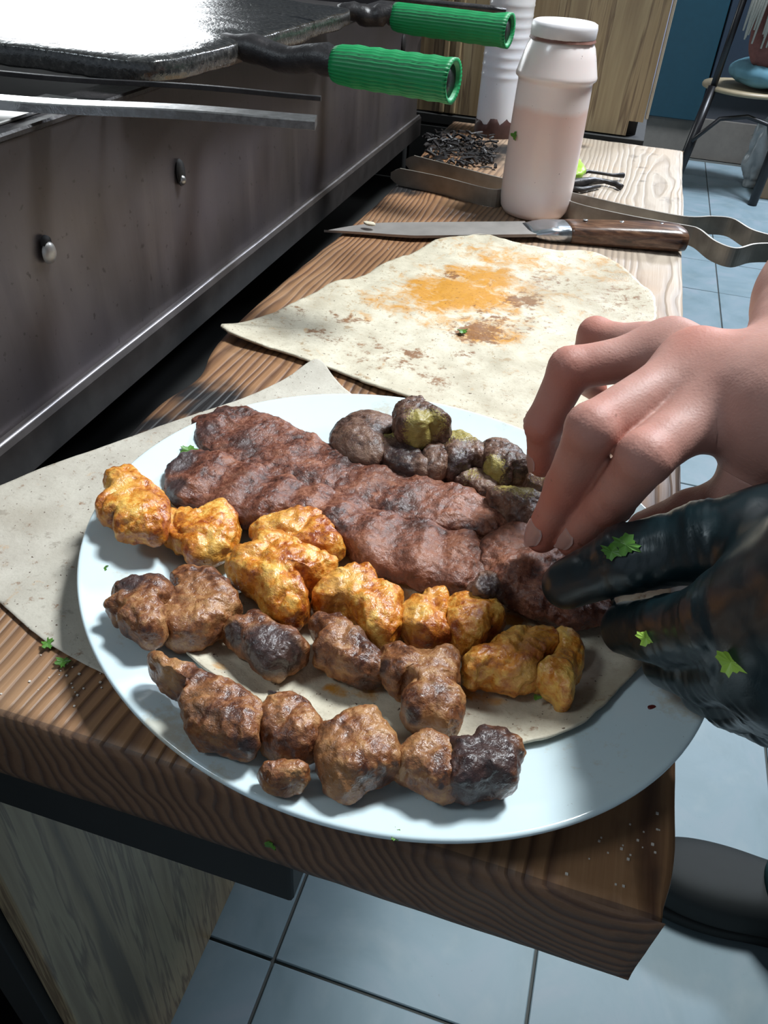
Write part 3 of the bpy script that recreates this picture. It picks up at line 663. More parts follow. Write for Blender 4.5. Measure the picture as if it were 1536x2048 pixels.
# ------------------------------------------------------------------ grilled pieces
def cA(L): return [(180 + x / 2.954, 780 + y / 2.954) for x, y in L]
def cB(L): return [(200 + x / 3.072, 1100 + y / 3.072) for x, y in L]
def cC(L): return [(600 + x / 2.56, 1100 + y / 2.56) for x, y in L]
def cD(L): return [(640 + x / 3.072, 760 + y / 3.072) for x, y in L]
def piece(name, outline, thick, mat, label, cat, group=None, base=None, lift=0.0, p=3.0, amp=1.0, char=(), pale=(), spice=(), N=170, M=22, seed=0, ridges=None, parent=None, fold=0.0, grow=1.01, inflate=4.0):
    out = np.array(outline, float)
    if N > 60:
        out = out.mean(0) + (out - out.mean(0)) * grow
        if inflate:
            e = np.roll(out, -1, 0) - np.roll(out, 1, 0); nn = np.c_[e[:, 1], -e[:, 0]]; nn /= np.linalg.norm(nn, axis=1)[:, None]
            if np.sum((out - out.mean(0)) * nn) < 0: nn = -nn
            out = out + nn * inflate
    C = out.mean(0); c3 = at(C[0], C[1], .02)
    h = base if base is not None else float(plate_h(np.array([c3[0]]), np.array([c3[1]]))[0]) + .0035
    h += lift; mid = h + thick * .48; 
    B = np.array([at(x, y, mid)[:2] for x, y in out]); B = resample(chaikin(B, 2), N)
    tgt = chaikin(out, 2); t0, t1 = tgt.min(0), tgt.max(0)
    for _ in range(4):     # fit the solid to its outline
        V, F = loft(B, TOP + mid, thick, M, p)
        pr = project(V); q0, q1 = pr.min(0), pr.max(0)
        g = (t1 - t0) / (q1 - q0); cpx = (q0 + q1) / 2; tpx = (t0 + t1) / 2
        a = at(cpx[0], cpx[1], mid)[:2]; b = at(tpx[0], tpx[1], mid)[:2]
        cc = B.mean(0); B = cc + (B - cc) * np.clip(g, .75, 1.25) + (b - a)
    if N > 60:
        nb = 90; tc = (t0 + t1) / 2; cw = at(tc[0], tc[1], mid)[:2]; td = resample(tgt, 720)
        def prof(Q):
            r = np.linalg.norm(Q - tc, axis=1); a = ((np.arctan2(Q[:, 1] - tc[1], Q[:, 0] - tc[0]) / (2 * math.pi)) % 1 * nb).astype(int) % nb
            m_ = np.zeros(nb); np.maximum.at(m_, a, r); m_ = np.maximum(m_, .5 * (np.roll(m_, 1) + np.roll(m_, -1)) * .9); return m_
        RT = prof(td)
        for _ in range(3):
            V, F = loft(B, TOP + mid, thick, M, p); ratio = RT / np.maximum(prof(project(V)), 1); ratio = np.clip(ratio, .90, 1.15)
            for _k in range(4): ratio = (np.roll(ratio, 1) + ratio * 2 + np.roll(ratio, -1)) / 4
            pb = project(np.c_[B, np.full(len(B), TOP + mid)]); ab = (np.arctan2(pb[:, 1] - tc[1], pb[:, 0] - tc[0]) / (2 * math.pi)) % 1 * nb - .5
            rr = np.interp(ab, np.arange(-1, nb + 1), np.r_[ratio[-1], ratio, ratio[0]]); B = cw + (B - cw) * rr[:, None]
    V, F = loft(B, TOP + mid, thick, M, p)
    o = from_np(name, V, F, mat, parent, True, 4e-5)
    co = get_co(o); no = get_no(o); W = co + wpos(o)
    d = fbm(W, 60, seed, 2) * .0018 * amp + (np.abs(vn(W, 150, seed + 5)) - .4) * -.0014 * amp + fbm(W, 330, seed + 7, 3) * .00095 * amp
    if fold: d += -fold * .8 * np.exp(-(vn(W, 50, seed + 31) / .13) ** 2) * np.clip(no[:, 2] * 1.3 + .1, 0, 1)
    if ridges:
        m, u, L = spine_of(B); tt = (W[:, :2] - m) @ u; d += ridges[1] * np.sin(tt / ridges[0] * 2 * math.pi + 2.2 * vn(W, 22, seed)) * np.clip(no[:, 2] + .4, 0, 1)
    d = d - d.mean() + (.0004 if N > 60 else 0)
    co = co + no * d[:, None]
    zmin = TOP + h - .0015 - wpos(o)[2]
    co[:, 2] = np.maximum(co[:, 2], zmin); set_co(o, co); W = co + wpos(o)
    for nm, L_, fr in (('char', char, 60), ('pale', pale, 90), ('spice', spice, 90)):
        s = np.zeros(len(W))
        for px, py, r, v in L_:
            pt = at(px, py, h + thick * .7); rr = r / FPX * np.linalg.norm(pt - CO)
            dd = np.linalg.norm((W - pt) * np.array([1, 1, .8]), axis=1) / rr + vn(W, fr, seed + 3) * .3
            s = np.maximum(s, v * np.clip(1.6 - dd, 0, 1))
        set_attr(o, nm, s)
    if cat: tag(o, label, cat, group)
    return o
GC, GL, GK, GV = 'grilled chicken cubes on the plate', 'grilled lamb cubes on the plate', 'minced kofta kebabs on the plate', 'spice-dusted liver cubes at the back of the plate'
def chicken(out, label, **k): return piece('chicken_piece', out, k.pop('thick', .019), CHICK, label, 'chicken', GC, seed=k.pop('seed', 1), fold=k.pop('fold', .0022), **k)
def lamb(out, label, **k): return piece('lamb_piece', out, k.pop('thick', .019), BROWN, label, 'meat', GL, seed=k.pop('seed', 1), fold=k.pop('fold', .0012), **k)
def liver(out, label, **k): return piece('liver_piece', out, k.pop('thick', .018), LIVER, label, 'meat', GV, seed=k.pop('seed', 1), p=k.pop('p', 3.4), grow=1.03, inflate=11.0, **k)
def kofta(out, label, **k): return piece('kofta_kebab', out, k.pop('thick', .016), KOFT, label, 'kebab', GK, seed=k.pop('seed', 1), N=420, M=30, inflate=9.0, **k)

kofta([(395,872),(392,842),(425,842),(440,820),(500,824),(560,848),(640,888),(690,915),(740,945),(800,952),(860,970),(930,984),(985,1018),(1015,1052),(1008,1085),(975,1082),(935,1070),(870,1066),(800,1052),(750,1034),(690,1010),(600,992),(500,960),(440,930),(420,908)],
      'long flat minced kofta along the back, its left end reaching the plate rim', thick=.016, ridges=(.024, .0007), char=[(410,870,30,.6),(440,830,25,.5),(770,960,20,.4),(500,880,70,.34)], pale=[(940,1010,40,.5),(860,1000,50,.4)], seed=11, amp=1.0, p=3.2)
kofta([(338,975),(352,930),(400,908),(430,908),(520,945),(620,978),(700,1000),(760,1030),(810,1050),(880,1062),(945,1080),(968,1110),(975,1150),(962,1180),(920,1187),(860,1178),(790,1152),(720,1122),(690,1092),(640,1050),(590,1030),(540,1035),(480,1050),(440,1024),(400,1006),(350,1002)],
      'long ridged minced kofta lying in front of the back one', thick=.018, ridges=(.020, .0013), char=[(360,930,35,.9),(350,980,25,.9),(470,1040,35,.5),(480,980,80,.32)], pale=[(850,1120,60,.5),(760,1090,50,.4),(940,1130,40,.5)], seed=23, amp=1.0, p=3.0)
kofta([(972,1085),(1000,1062),(1045,1055),(1080,1068),(1120,1105),(1170,1150),(1220,1190),(1218,1240),(1160,1256),(1090,1240),(1030,1215),(985,1180),(966,1130)],
      'short minced kofta pinched by the black glove', thick=.022, ridges=(.022, .0010), pale=[(1020,1110,40,.7),(1060,1080,30,.7)], seed=37, amp=1.2, p=2.5)

liver(cD([(95,360),(120,300),(190,240),(290,225),(400,250),(480,290),(480,340),(420,370),(390,440),(380,530),(260,530),(160,480),(105,420)]), 'smooth reddish-brown liver piece, leftmost of the dark cubes', seed=2, p=2.4, amp=.6, thick=.024, pale=[(690,880,20,.4)])
liver(cD([(800,640),(880,590),(960,570),(1030,600),(1070,650),(1050,740),(980,740),(900,690)]), 'dark liver cube low in the middle, against the back kofta', seed=3, thick=.016, spice=[(945,960,18,.6)])
liver(cD([(1080,620),(1180,620),(1260,680),(1240,712),(1110,712),(1060,670)]), 'small flat liver piece under the squarish spiced cube', seed=41, thick=.012, spice=[(1005,970,18,.8)])
liver(cD([(350,400),(430,345),(500,370),(560,400),(600,470),(630,560),(645,645),(560,650),(470,610),(395,570),(350,480)]), 'black charred liver cube beside the smooth reddish one', seed=5, thick=.023, char=[(810,920,36,1.0),(800,950,30,.9)], spice=[(780,885,20,.9)])
liver(cD([(580,390),(680,365),(765,390),(775,470),(765,560),(745,640),(680,650),(630,560),(600,470)]), 'upright brown liver cube dusted with spice below the pointed one', seed=6, thick=.024, spice=[(845,890,18,.8)], pale=[(860,925,20,.6)])
liver(cD([(765,380),(830,325),(900,355),(970,415),(1025,470),(1025,565),(960,585),(880,605),(800,630),(760,560),(762,460)]), 'liver cube thickly dusted green on top, black in front', seed=8, thick=.025, spice=[(915,885,40,1.0)], char=[(925,935,30,.9)])
liver(cD([(1025,430),(1060,388),(1140,400),(1240,465),(1260,560),(1245,630),(1150,640),(1080,640),(1020,590)]), 'squarish liver cube with a green-dusted left side, second from the fingers', seed=9, thick=.024, spice=[(985,940,24,1.0),(1000,910,14,.6)])
liver(cD([(1255,590),(1330,575),(1425,590),(1420,690),(1340,720),(1265,710)]), 'liver cube half hidden behind the bare fingertips', seed=10, thick=.018, spice=[(1080,960,20,.6)])
liver(cD([(1050,750),(1110,695),(1220,700),(1345,715),(1380,790),(1330,880),(1290,960),(1200,975),(1140,900),(1090,820)]), 'liver cube with a green-dusted top touching the long middle fingertip', seed=12, thick=.025, spice=[(1035,995,34,.95)], char=[(1030,1040,26,.4)])
liver(cD([(478,300),(488,210),(530,160),(580,120),(640,170),(720,220),(778,290),(768,345),(690,378),(600,395),(540,375),(490,350)]), 'pointed liver cube dusted with spice, topmost of the heap', seed=4, thick=.026, spice=[(850,860,34,1.0),(830,845,20,.8)], lift=.006)

chicken(cA([(930,840),(1000,770),(1130,710),(1290,695),(1380,740),(1430,810),(1480,900),(1500,970),(1440,1010),(1350,990),(1100,930),(1000,890)]), 'thin yellow chicken flap leaning on the front kofta', seed=3, thick=.018, lift=.002, char=[(600,1020,14,.4),(690,1110,12,.7)], pale=[(560,1050,40,.6)])
chicken(cA([(120,465),(215,450),(330,520),(430,590),(465,660),(455,800),(430,910),(300,912),(170,860),(160,800),(90,790),(38,750),(60,680),(110,600)]), 'squarish chicken cube on the left rim of the plate', seed=1, thick=.020, char=[(228,1037,12,1.0),(225,940,8,.8),(250,935,8,.7)], pale=[(245,985,26,.9),(290,1010,20,.5)], p=3.0)
chicken(cA([(455,740),(560,690),(620,730),(720,680),(800,655),(850,740),(880,830),(860,940),(800,1010),(700,1038),(600,1042),(560,980),(460,900),(445,810)]), 'rounded chicken cube between the left rim cube and the folded one', seed=2, thick=.021, char=[(398,1082,5,1.0),(400,1135,10,.6)], pale=[(370,1020,10,1.0),(430,1110,28,.9)])
chicken(cA([(790,1030),(870,940),(960,920),(1000,850),(1050,825),(1170,870),(1300,930),(1440,985),(1475,1060),(1430,1115),(1330,1115),(1250,1150),(1270,1230),(1288,1330),(1210,1422),(1100,1380),(1040,1280),(960,1220),(860,1150)]), 'largest folded orange chicken piece in the middle of the plate', seed=6, thick=.026, char=[(640,1125,5,1.0),(585,1207,6,.9),(560,1065,8,.5)], pale=[(500,1120,22,.7),(555,1190,18,.9)], N=220, fold=.0034, lift=.001)
lamb(cA([(95,1310),(130,1250),(135,1180),(190,1120),(300,1108),(400,1105),(455,1140),(485,1200),(450,1260),(440,1380),(450,1480),(350,1535),(290,1480),(220,1440),(160,1370)]), 'lamb cube with a blackened top, leftmost of the brown pieces', seed=7, thick=.020, char=[(270,1180,30,.95),(310,1165,20,.8)])
lamb(cA([(500,1070),(590,1035),(700,1055),(760,1100),(800,1150),(870,1250),(875,1330),(790,1440),(700,1500),(600,1535),(480,1525),(430,1450),(440,1380),(410,1290),(480,1210),(490,1140)]), 'brown lamb cube right of the blackened-top one', seed=8, thick=.022, pale=[(440,1215,22,.8),(390,1180,24,.4)], char=[(345,1240,14,.6)])
lamb(cB([(765,480),(800,435),(870,420),(900,380),(980,382),(1060,440),(1180,500),(1240,560),(1268,620),(1225,700),(1140,760),(1070,802),(1010,780),(940,700),(850,630),(790,560)]), 'dark charred lamb cube below the folded chicken', seed=9, thick=.022, char=[(545,1295,50,1.0),(470,1270,18,1.0),(580,1320,30,.9),(520,1310,34,.9)], pale=[(500,1255,14,.8)])
lamb(cB([(315,650),(360,638),(400,680),(480,692),(550,708),(600,745),(700,790),(800,828),(890,860),(940,910),(980,980),(975,1060),(962,1180),(925,1290),(850,1272),(740,1230),(640,1210),(580,1150),(520,1080),(488,980),(500,870),(450,820),(410,770),(340,750),(305,710)]), 'large lamb piece with a thin tail, on the lower left of the plate', seed=10, thick=.022, char=[(495,1490,18,1.0),(485,1510,14,1.0),(303,1325,6,.8)], pale=[(400,1410,30,.6),(450,1450,26,.7)], N=210)
lamb(cB([(958,1060),(1005,960),(1080,890),(1160,888),(1260,930),(1325,990),(1355,1080),(1345,1180),(1315,1270),(1270,1312),(1180,1300),(1050,1275),(980,1180)]), 'round lamb cube right of the large tailed piece', seed=11, thick=.022, char=[(590,1520,7,.9)], pale=[(560,1430,26,.7),(590,1450,18,.6)])
lamb(cB([(1005,1310),(1060,1285),(1180,1298),(1272,1315),(1262,1400),(1242,1460),(1180,1487),(1080,1482),(1005,1440),(990,1380)]), 'smallest reddish lamb scrap below the round cube', seed=12, thick=.015, amp=.8)
chicken(cC([(68,270),(90,205),(150,130),(200,120),(260,78),(330,68),(390,120),(440,180),(505,210),(512,280),(500,330),(512,380),(492,450),(430,512),(370,490),(320,410),(250,350),(180,290),(90,308)]), 'tan and orange chicken piece right of the folded one', seed=13, thick=.024, char=[(700,1115,12,.7),(745,1290,12,.9),(640,1215,6,.5)], pale=[(690,1180,34,.9),(640,1180,16,.9)], N=200)
lamb(cC([(65,370),(150,322),(220,340),(270,400),(340,440),(405,530),(435,640),(400,695),(300,692),(200,660),(105,600),(75,560),(108,480),(68,430)]), 'glossy lamb cube under the tan and orange chicken', seed=14, thick=.022, char=[(680,1310,18,.5),(650,1260,16,.5)], pale=[(700,1280,22,.8)])
chicken(cC([(505,360),(530,290),(600,245),(700,188),(745,205),(765,300),(755,400),(762,480),(700,525),(600,505),(520,440)]), 'pale yellow chicken cube left of the charred-tip one', seed=15, thick=.022, pale=[(825,1240,26,1.0),(850,1200,20,.7)], char=[(855,1285,16,.5)])
chicken(cC([(748,300),(765,230),(860,212),(940,255),(1000,245),(1040,330),(1032,400),(975,430),(935,500),(880,552),(800,545),(768,480),(752,380)]), 'orange chicken cube below the black charred tip', seed=16, thick=.024, char=[(920,1190,20,.8),(915,1305,16,.8),(985,1258,8,.8)], pale=[(990,1220,12,.7)])
piece('charred_scrap', cC([(865,240),(895,160),(950,118),(1000,138),(1025,200),(1012,265),(950,285),(880,292)]), .016, LIVER, 'crusty black charred scrap between kofta and chicken', 'meat', None, lift=.012, char=[(975,1180,30,1.0)], seed=17, amp=1.5)
lamb(cC([(425,510),(500,470),(580,488),(600,508),(700,518),(792,505),(800,620),(805,720),(828,790),(805,880),(772,940),(730,972),(650,935),(560,912),(528,850),(540,770),(515,680),(440,705),(420,620)]), 'long lamb piece pointing down at the middle with a charred lower half', seed=18, thick=.025, char=[(870,1400,30,.9),(825,1430,18,1.0),(905,1420,14,1.0),(860,1380,22,.8),(780,1340,16,.9)], pale=[(875,1440,12,.8),(860,1310,26,.7)], N=210)
chicken(cC([(935,500),(1000,450),(1070,408),(1170,398),(1280,408),(1315,480),(1295,540),(1210,640),(1180,705),(1080,725),(990,722),(920,690),(880,722),(838,695),(828,590),(900,560)]), 'torn shredded chicken piece on the bread below the held kofta', seed=19, thick=.024, pale=[(1040,1290,36,.6),(1050,1350,22,.9)], amp=1.3, N=200)
chicken(cC([(1178,640),(1290,590),(1290,480),(1312,415),(1370,400),(1425,450),(1445,500),(1435,600),(1385,690),(1372,760),(1352,810),(1290,775),(1190,700)]), 'angular chicken piece with a pointed tip, rightmost on the plate', seed=20, thick=.022, pale=[(1110,1310,22,.5)], char=[(1155,1290,8,.6)])
lamb(cC([(88,1000),(108,920),(170,868),(230,822),(330,812),(395,812),(412,870),(472,930),(512,1000),(528,1080),(502,1160),(400,1205),(320,1235),(270,1285),(180,1255),(115,1170),(85,1100)]), 'roundish tan lamb cube with a dark pinhole at the lower middle', seed=21, thick=.024, char=[(688,1507,6,1.0),(740,1440,18,.5)], pale=[(670,1500,34,.7),(680,1560,28,.8)])
lamb(cC([(492,1110),(520,1030),(580,960),(650,928),(740,972),(800,1030),(800,1150),(780,1270),(700,1285),(620,1242),(515,1180)]), 'tan lamb cube joined to the blackened one at the bottom', seed=22, thick=.021, pale=[(840,1510,30,.6)], char=[(872,1550,9,1.0),(880,1570,7,1.0)])
lamb(cC([(770,1050),(760,990),(840,950),(930,903),(1020,898),(1090,950),(1138,980),(1144,1040),(1122,1090),(1102,1150),(1085,1242),(1030,1258),(940,1248),(850,1278),(770,1272),(755,1180)]), 'blackened crusty lamb cube, lowest right on the plate', seed=23, thick=.024, char=[(970,1510,60,1.0),(950,1560,50,.9),(1000,1480,30,1.0)], pale=[(1035,1500,14,1.0)])
# burnt bits
def bit(name, px, py, lx, ly, h, mat, label, cat, hp=.003, ang=0, parent=None):
    ca, sa = math.cos(ang), math.sin(ang)
    out = [(px + (lx * math.cos(t) * ca - ly * math.sin(t) * sa) * (1 + .2 * math.sin(3 * t + px)), py + (lx * math.cos(t) * sa + ly * math.sin(t) * ca) * (1 + .2 * math.cos(2 * t + py))) for t in np.linspace(0, 2 * math.pi, 9)[:-1]]
    return piece(name, out, hp, mat, label, cat, None, base=h, N=24, M=5, amp=.25, seed=int(px), char=[(px, py, lx, 1.0)] if mat is LIVER else ())
bit('burnt_crumb', 547, 1389, 13, 7, .016, LIVER, 'small black burnt crumb above the round lamb cube', 'crumb', .004)
bit('burnt_crumb', 528, 1524, 15, 5, .013, LIVER, 'thin black burnt crumb beside the smallest lamb scrap', 'crumb', .003, .3)
bit('burnt_twig', 352, 918, 16, 4, .014, LIVER, 'short blackened herb stem by the left kofta end', 'herb', .002, .1)
RED = plain('dried_chilli_red', (.10, .012, .010), .4)
bit('chilli_flake', 1303, 1416, 10, 6, .0162, RED, 'dark red chilli flake on the right rim of the plate', 'crumb', .002)
bit('chilli_flake', 693, 1641, 6, 3, .0172, RED, 'tiny dark red flake on the front rim of the plate', 'crumb', .0015, .4)

# ------------------------------------------------------------------ parsley
def parsley(px, py, size, h, label, mat=GREEN, rot=0.0, tilt=(0, 0), lobes=5, normal=None, pos=None):
    r = size / FPX * np.linalg.norm(at(px, py, h) - CO) if pos is None else size
    bm = bmesh.new(); c = bm.verts.new((0, 0, .0006)); cb = bm.verts.new((0, 0, 0)); ring = []
    n = lobes * 6
    for k in range(n):
        a = 2 * math.pi * k / n; rr = r * (.45 + .38 * abs(math.cos(a * lobes / 2)) + .17 * (k % 2)) * (.85 + .3 * random.random())
        z = .18 * r * math.cos(a * 2 + rot) + .0004
        ring.append((bm.verts.new((rr * math.cos(a), rr * math.sin(a) * .8, z + .0005)), bm.verts.new((rr * math.cos(a), rr * math.sin(a) * .8, z))))
    for k in range(n):
        a, b = ring[k], ring[(k + 1) % n]
        bm.faces.new((c, a[0], b[0])); bm.faces.new((cb, b[1], a[1])); bm.faces.new((a[0], a[1], b[1], b[0]))
    q = pos if pos is not None else at(px, py, h)
    bmesh.ops.recalc_face_normals(bm, faces=bm.faces); me = bpy.data.meshes.new('parsley_leaf'); bm.to_mesh(me); bm.free()
    o = link('parsley_leaf', me, mat, None, False, tuple(q))
    if normal is not None: o.rotation_euler = Vector(normal).to_track_quat('Z', 'Y').to_euler()
    else: o.rotation_euler = (tilt[0], tilt[1], rot)
    tag(o, label, 'herb', 'chopped parsley bits'); return o
parsley(377, 902, 20, .0185, 'bright parsley leaf at the left end of the front kofta', rot=.4, tilt=(.3, .1))
parsley(205, 1139, 12, .0185, 'parsley bit on the left rim of the plate', rot=1)
parsley(790, 1671, 15, .0205, 'parsley bit on the front rim of the plate', rot=2)
parsley(95, 1288, 15, .0016, 'parsley bit on the lower edge of the paper sheet', rot=2.2)
parsley(126, 1325, 16, .0016, 'dark parsley bit on the plank below the paper sheet', rot=.2)
parsley(1073, 1396, 9, .0155, 'tiny parsley bit on the plate bread under the chicken', rot=.2, lobes=3)
_p = at_y(541, 1689, .1440); parsley(0, 0, .0032, 0, 'parsley bit stuck on the end face of the plank', rot=.2, lobes=3, pos=_p, normal=(0, -1, 0))
parsley(925, 663, 12, .0070, 'parsley shred in the stain of the back bread', rot=.8)

# salt and crumbs on the plank
bm = bmesh.new()
for px, py, sp, n in ((1260, 1680, 60, 16), (150, 1370, 60, 22), (560, 520, 60, 16), (700, 420, 40, 10), (1200, 1760, 80, 12), (820, 500, 60, 10)):
    for _ in range(n):
        p = at(px + random.gauss(0, sp), py + random.gauss(0, sp * .5)); s = random.uniform(.0002, .0005)
        if not (-.245 < p[0] < .07 and .152 < p[1] < 1.26): continue
        box(bm, (p[0] - s, p[1] - s, TOP), (p[0] + s, p[1] + s * .8, TOP + s * 1.2))
o = bm_obj('salt_grains', bm, plain('coarse_salt', (.62, .56, .50), .4)); tag(o, 'white coarse salt grains scattered over the bare plank', 'salt', None, 'stuff')

# ------------------------------------------------------------------ knife
def knife():
    A = at(648, 461, .004); K = at(1062, 459, .007); E_ = at(1364, 474, .013)
    d = (K - A)[:2]; d /= np.linalg.norm(d); s = np.array([-d[1], d[0]]); root = empty('kitchen_knife', tuple(at(1062, 460, 0)))
    tag(root, 'long kitchen knife with a riveted dark wooden handle on the plank', 'knife')
    # blade profile, from tip to bolster: spine on the near side
    W = .038; L = np.linalg.norm((K - A)[:2]); bm = bmesh.new(); rings = []
    for i in range(41):
        t = i / 40; c = A[:2] + d * L * t; z = .0035 + .004 * t
        near = -W * .50 * min(1, (t * 1.0 + .04) * 2.2) * (1 if t > .3 else (t / .3) ** .35 if t > 0 else 0)
        far = W * .62 * (1 - (1 - min(1, t / .34)) ** 1.8)
        a = c + s * near; b = c + s * far; th = .0011 + .0004 * t
        rings.append([bm.verts.new((a[0], a[1], TOP + z - th)), bm.verts.new((b[0], b[1], TOP + z - .0003)), bm.verts.new((b[0], b[1], TOP + z)), bm.verts.new((a[0], a[1], TOP + z + th))])
    for r1, r2 in zip(rings, rings[1:]):
        for k in range(4): bm.faces.new((r1[k], r1[(k + 1) % 4], r2[(k + 1) % 4], r2[k]))
    bm.faces.new(rings[-1])
    bm_obj('blade', bm, BLADE, root)
    D3 = Vector(E_ - K).normalized(); S3 = Vector((s[0], s[1], 0)); U3 = D3.cross(S3) * -1
    if U3.z < 0: U3 = -U3
    def loftk(t0, t1, prof, nm, mat, sm=True):
        bm = bmesh.new(); rings = []; LL = (Vector(E_) - Vector(K)).length; n = 20
        for i, (t, w_, h_, off) in enumerate(prof):
            c = Vector(K) + D3 * LL * t + S3 * off; rg = []
            for k in range(n):
                a = 2 * math.pi * k / n; x = math.copysign(abs(math.cos(a)) ** .6, math.cos(a)); y = math.copysign(abs(math.sin(a)) ** .6, math.sin(a))
                rg.append(bm.verts.new(c + S3 * x * w_ + U3 * y * h_))
            rings.append(rg)
        for r1, r2 in zip(rings, rings[1:]):
            for k in range(n): bm.faces.new((r1[k], r1[(k + 1) % n], r2[(k + 1) % n], r2[k]))
        bm.faces.new(rings[0]); bm.faces.new(rings[-1][::-1]); return bm_obj(nm, bm, mat, root, sm)
    loftk(0, 0, [(-.03, .0165, .0016, .001), (0, .0175, .0035, 0), (.04, .0180, .0060, 0), (.10, .0180, .0082, 0), (.235, .0178, .0088, 0)], 'bolster', CHROME)
    t = NT('oiled_dark_wood'); n = t.noise(1.0, 4, .6, t.map((30, 240, 240), rot=(0, 0, -.2)), .5)
    DW = t.out(t.ramp(n, [(.35, (.035, .016, .010)), (.55, (.12, .055, .03)), (.75, (.26, .15, .09))]), .30, 0, t.bump(n, .3, .0006), Coat_Weight=.5, Coat_Roughness=.2)
    loftk(0, 0, [(.236, .0172, .0088, 0), (.26, .0174, .0098, 0), (.5, .0172, .0112, 0), (.75, .0180, .0118, 0), (.93, .0188, .0120, -.0008), (.985, .0178, .0110, -.001), (1.0, .0145, .0080, -.001)], 'handle', DW)
    LL = (Vector(E_) - Vector(K)).length
    for t_ in (.36, .60, .86):
        p = Vector(K) + D3 * LL * t_ + U3 * (.0112) + S3 * .004; bm = bmesh.new()
        bmesh.ops.create_uvsphere(bm, u_segments=12, v_segments=6, radius=.0026)
        for v in bm.verts: v.co = Vector((v.co.x, v.co.y, v.co.z * .35)) + p
        bm_obj('rivet', bm, CHROME, root, True)
    bit('herb_crumb', 738, 447, 13, 6, .0090, LAV, 'small pale crumb stuck on the knife blade', 'crumb', .003, .2)
knife()

# ------------------------------------------------------------------ tongs
def tongs():
    root = empty('grill_tongs', tuple(at(1365, 470))); tag(root, 'long flat steel tongs lying under the knife handle with wavy grips', 'tongs')
    TG = plain('sooty_tong_steel', (.30, .275, .24), .42, .6, .75, 30)
    def arm(P, hh, nm='arm'):
        pts = [at(x, y, .009) for x, y in P]; pts = np.array(pts); pts[:, 2] = TOP + .010
        # smooth by Catmull-Rom
        Q = []
        for i in range(len(pts) - 1):
            p0, p1, p2, p3 = pts[max(i - 1, 0)], pts[i], pts[i + 1], pts[min(i + 2, len(pts) - 1)]
            for t in np.linspace(0, 1, 9)[:-1]:
                Q.append(.5 * ((2 * p1) + (-p0 + p2) * t + (2 * p0 - 5 * p1 + 4 * p2 - p3) * t * t + (-p0 + 3 * p1 - 3 * p2 + p3) * t ** 3))
        Q.append(pts[-1]); n = len(Q); H = [hh * min(1, .35 + i / 3.) for i in range(n)]
        bm = bmesh.new(); strip(bm, Q, H, .0011); return bm_obj(nm, bm, TG, root)
    arm([(782, 352), (880, 372), (984, 398), (1020, 388), (1085, 391), (1140, 423), (1250, 450), (1362, 470), (1392, 478), (1425, 503), (1465, 517), (1505, 508), (1560, 508), (1640, 515), (1700, 500)], .0095)
    arm([(812, 325), (900, 348), (990, 372), (1130, 402), (1250, 430), (1362, 452), (1420, 452), (1460, 457), (1500, 480), (1560, 495), (1640, 505), (1700, 500)], .0095)
tongs()

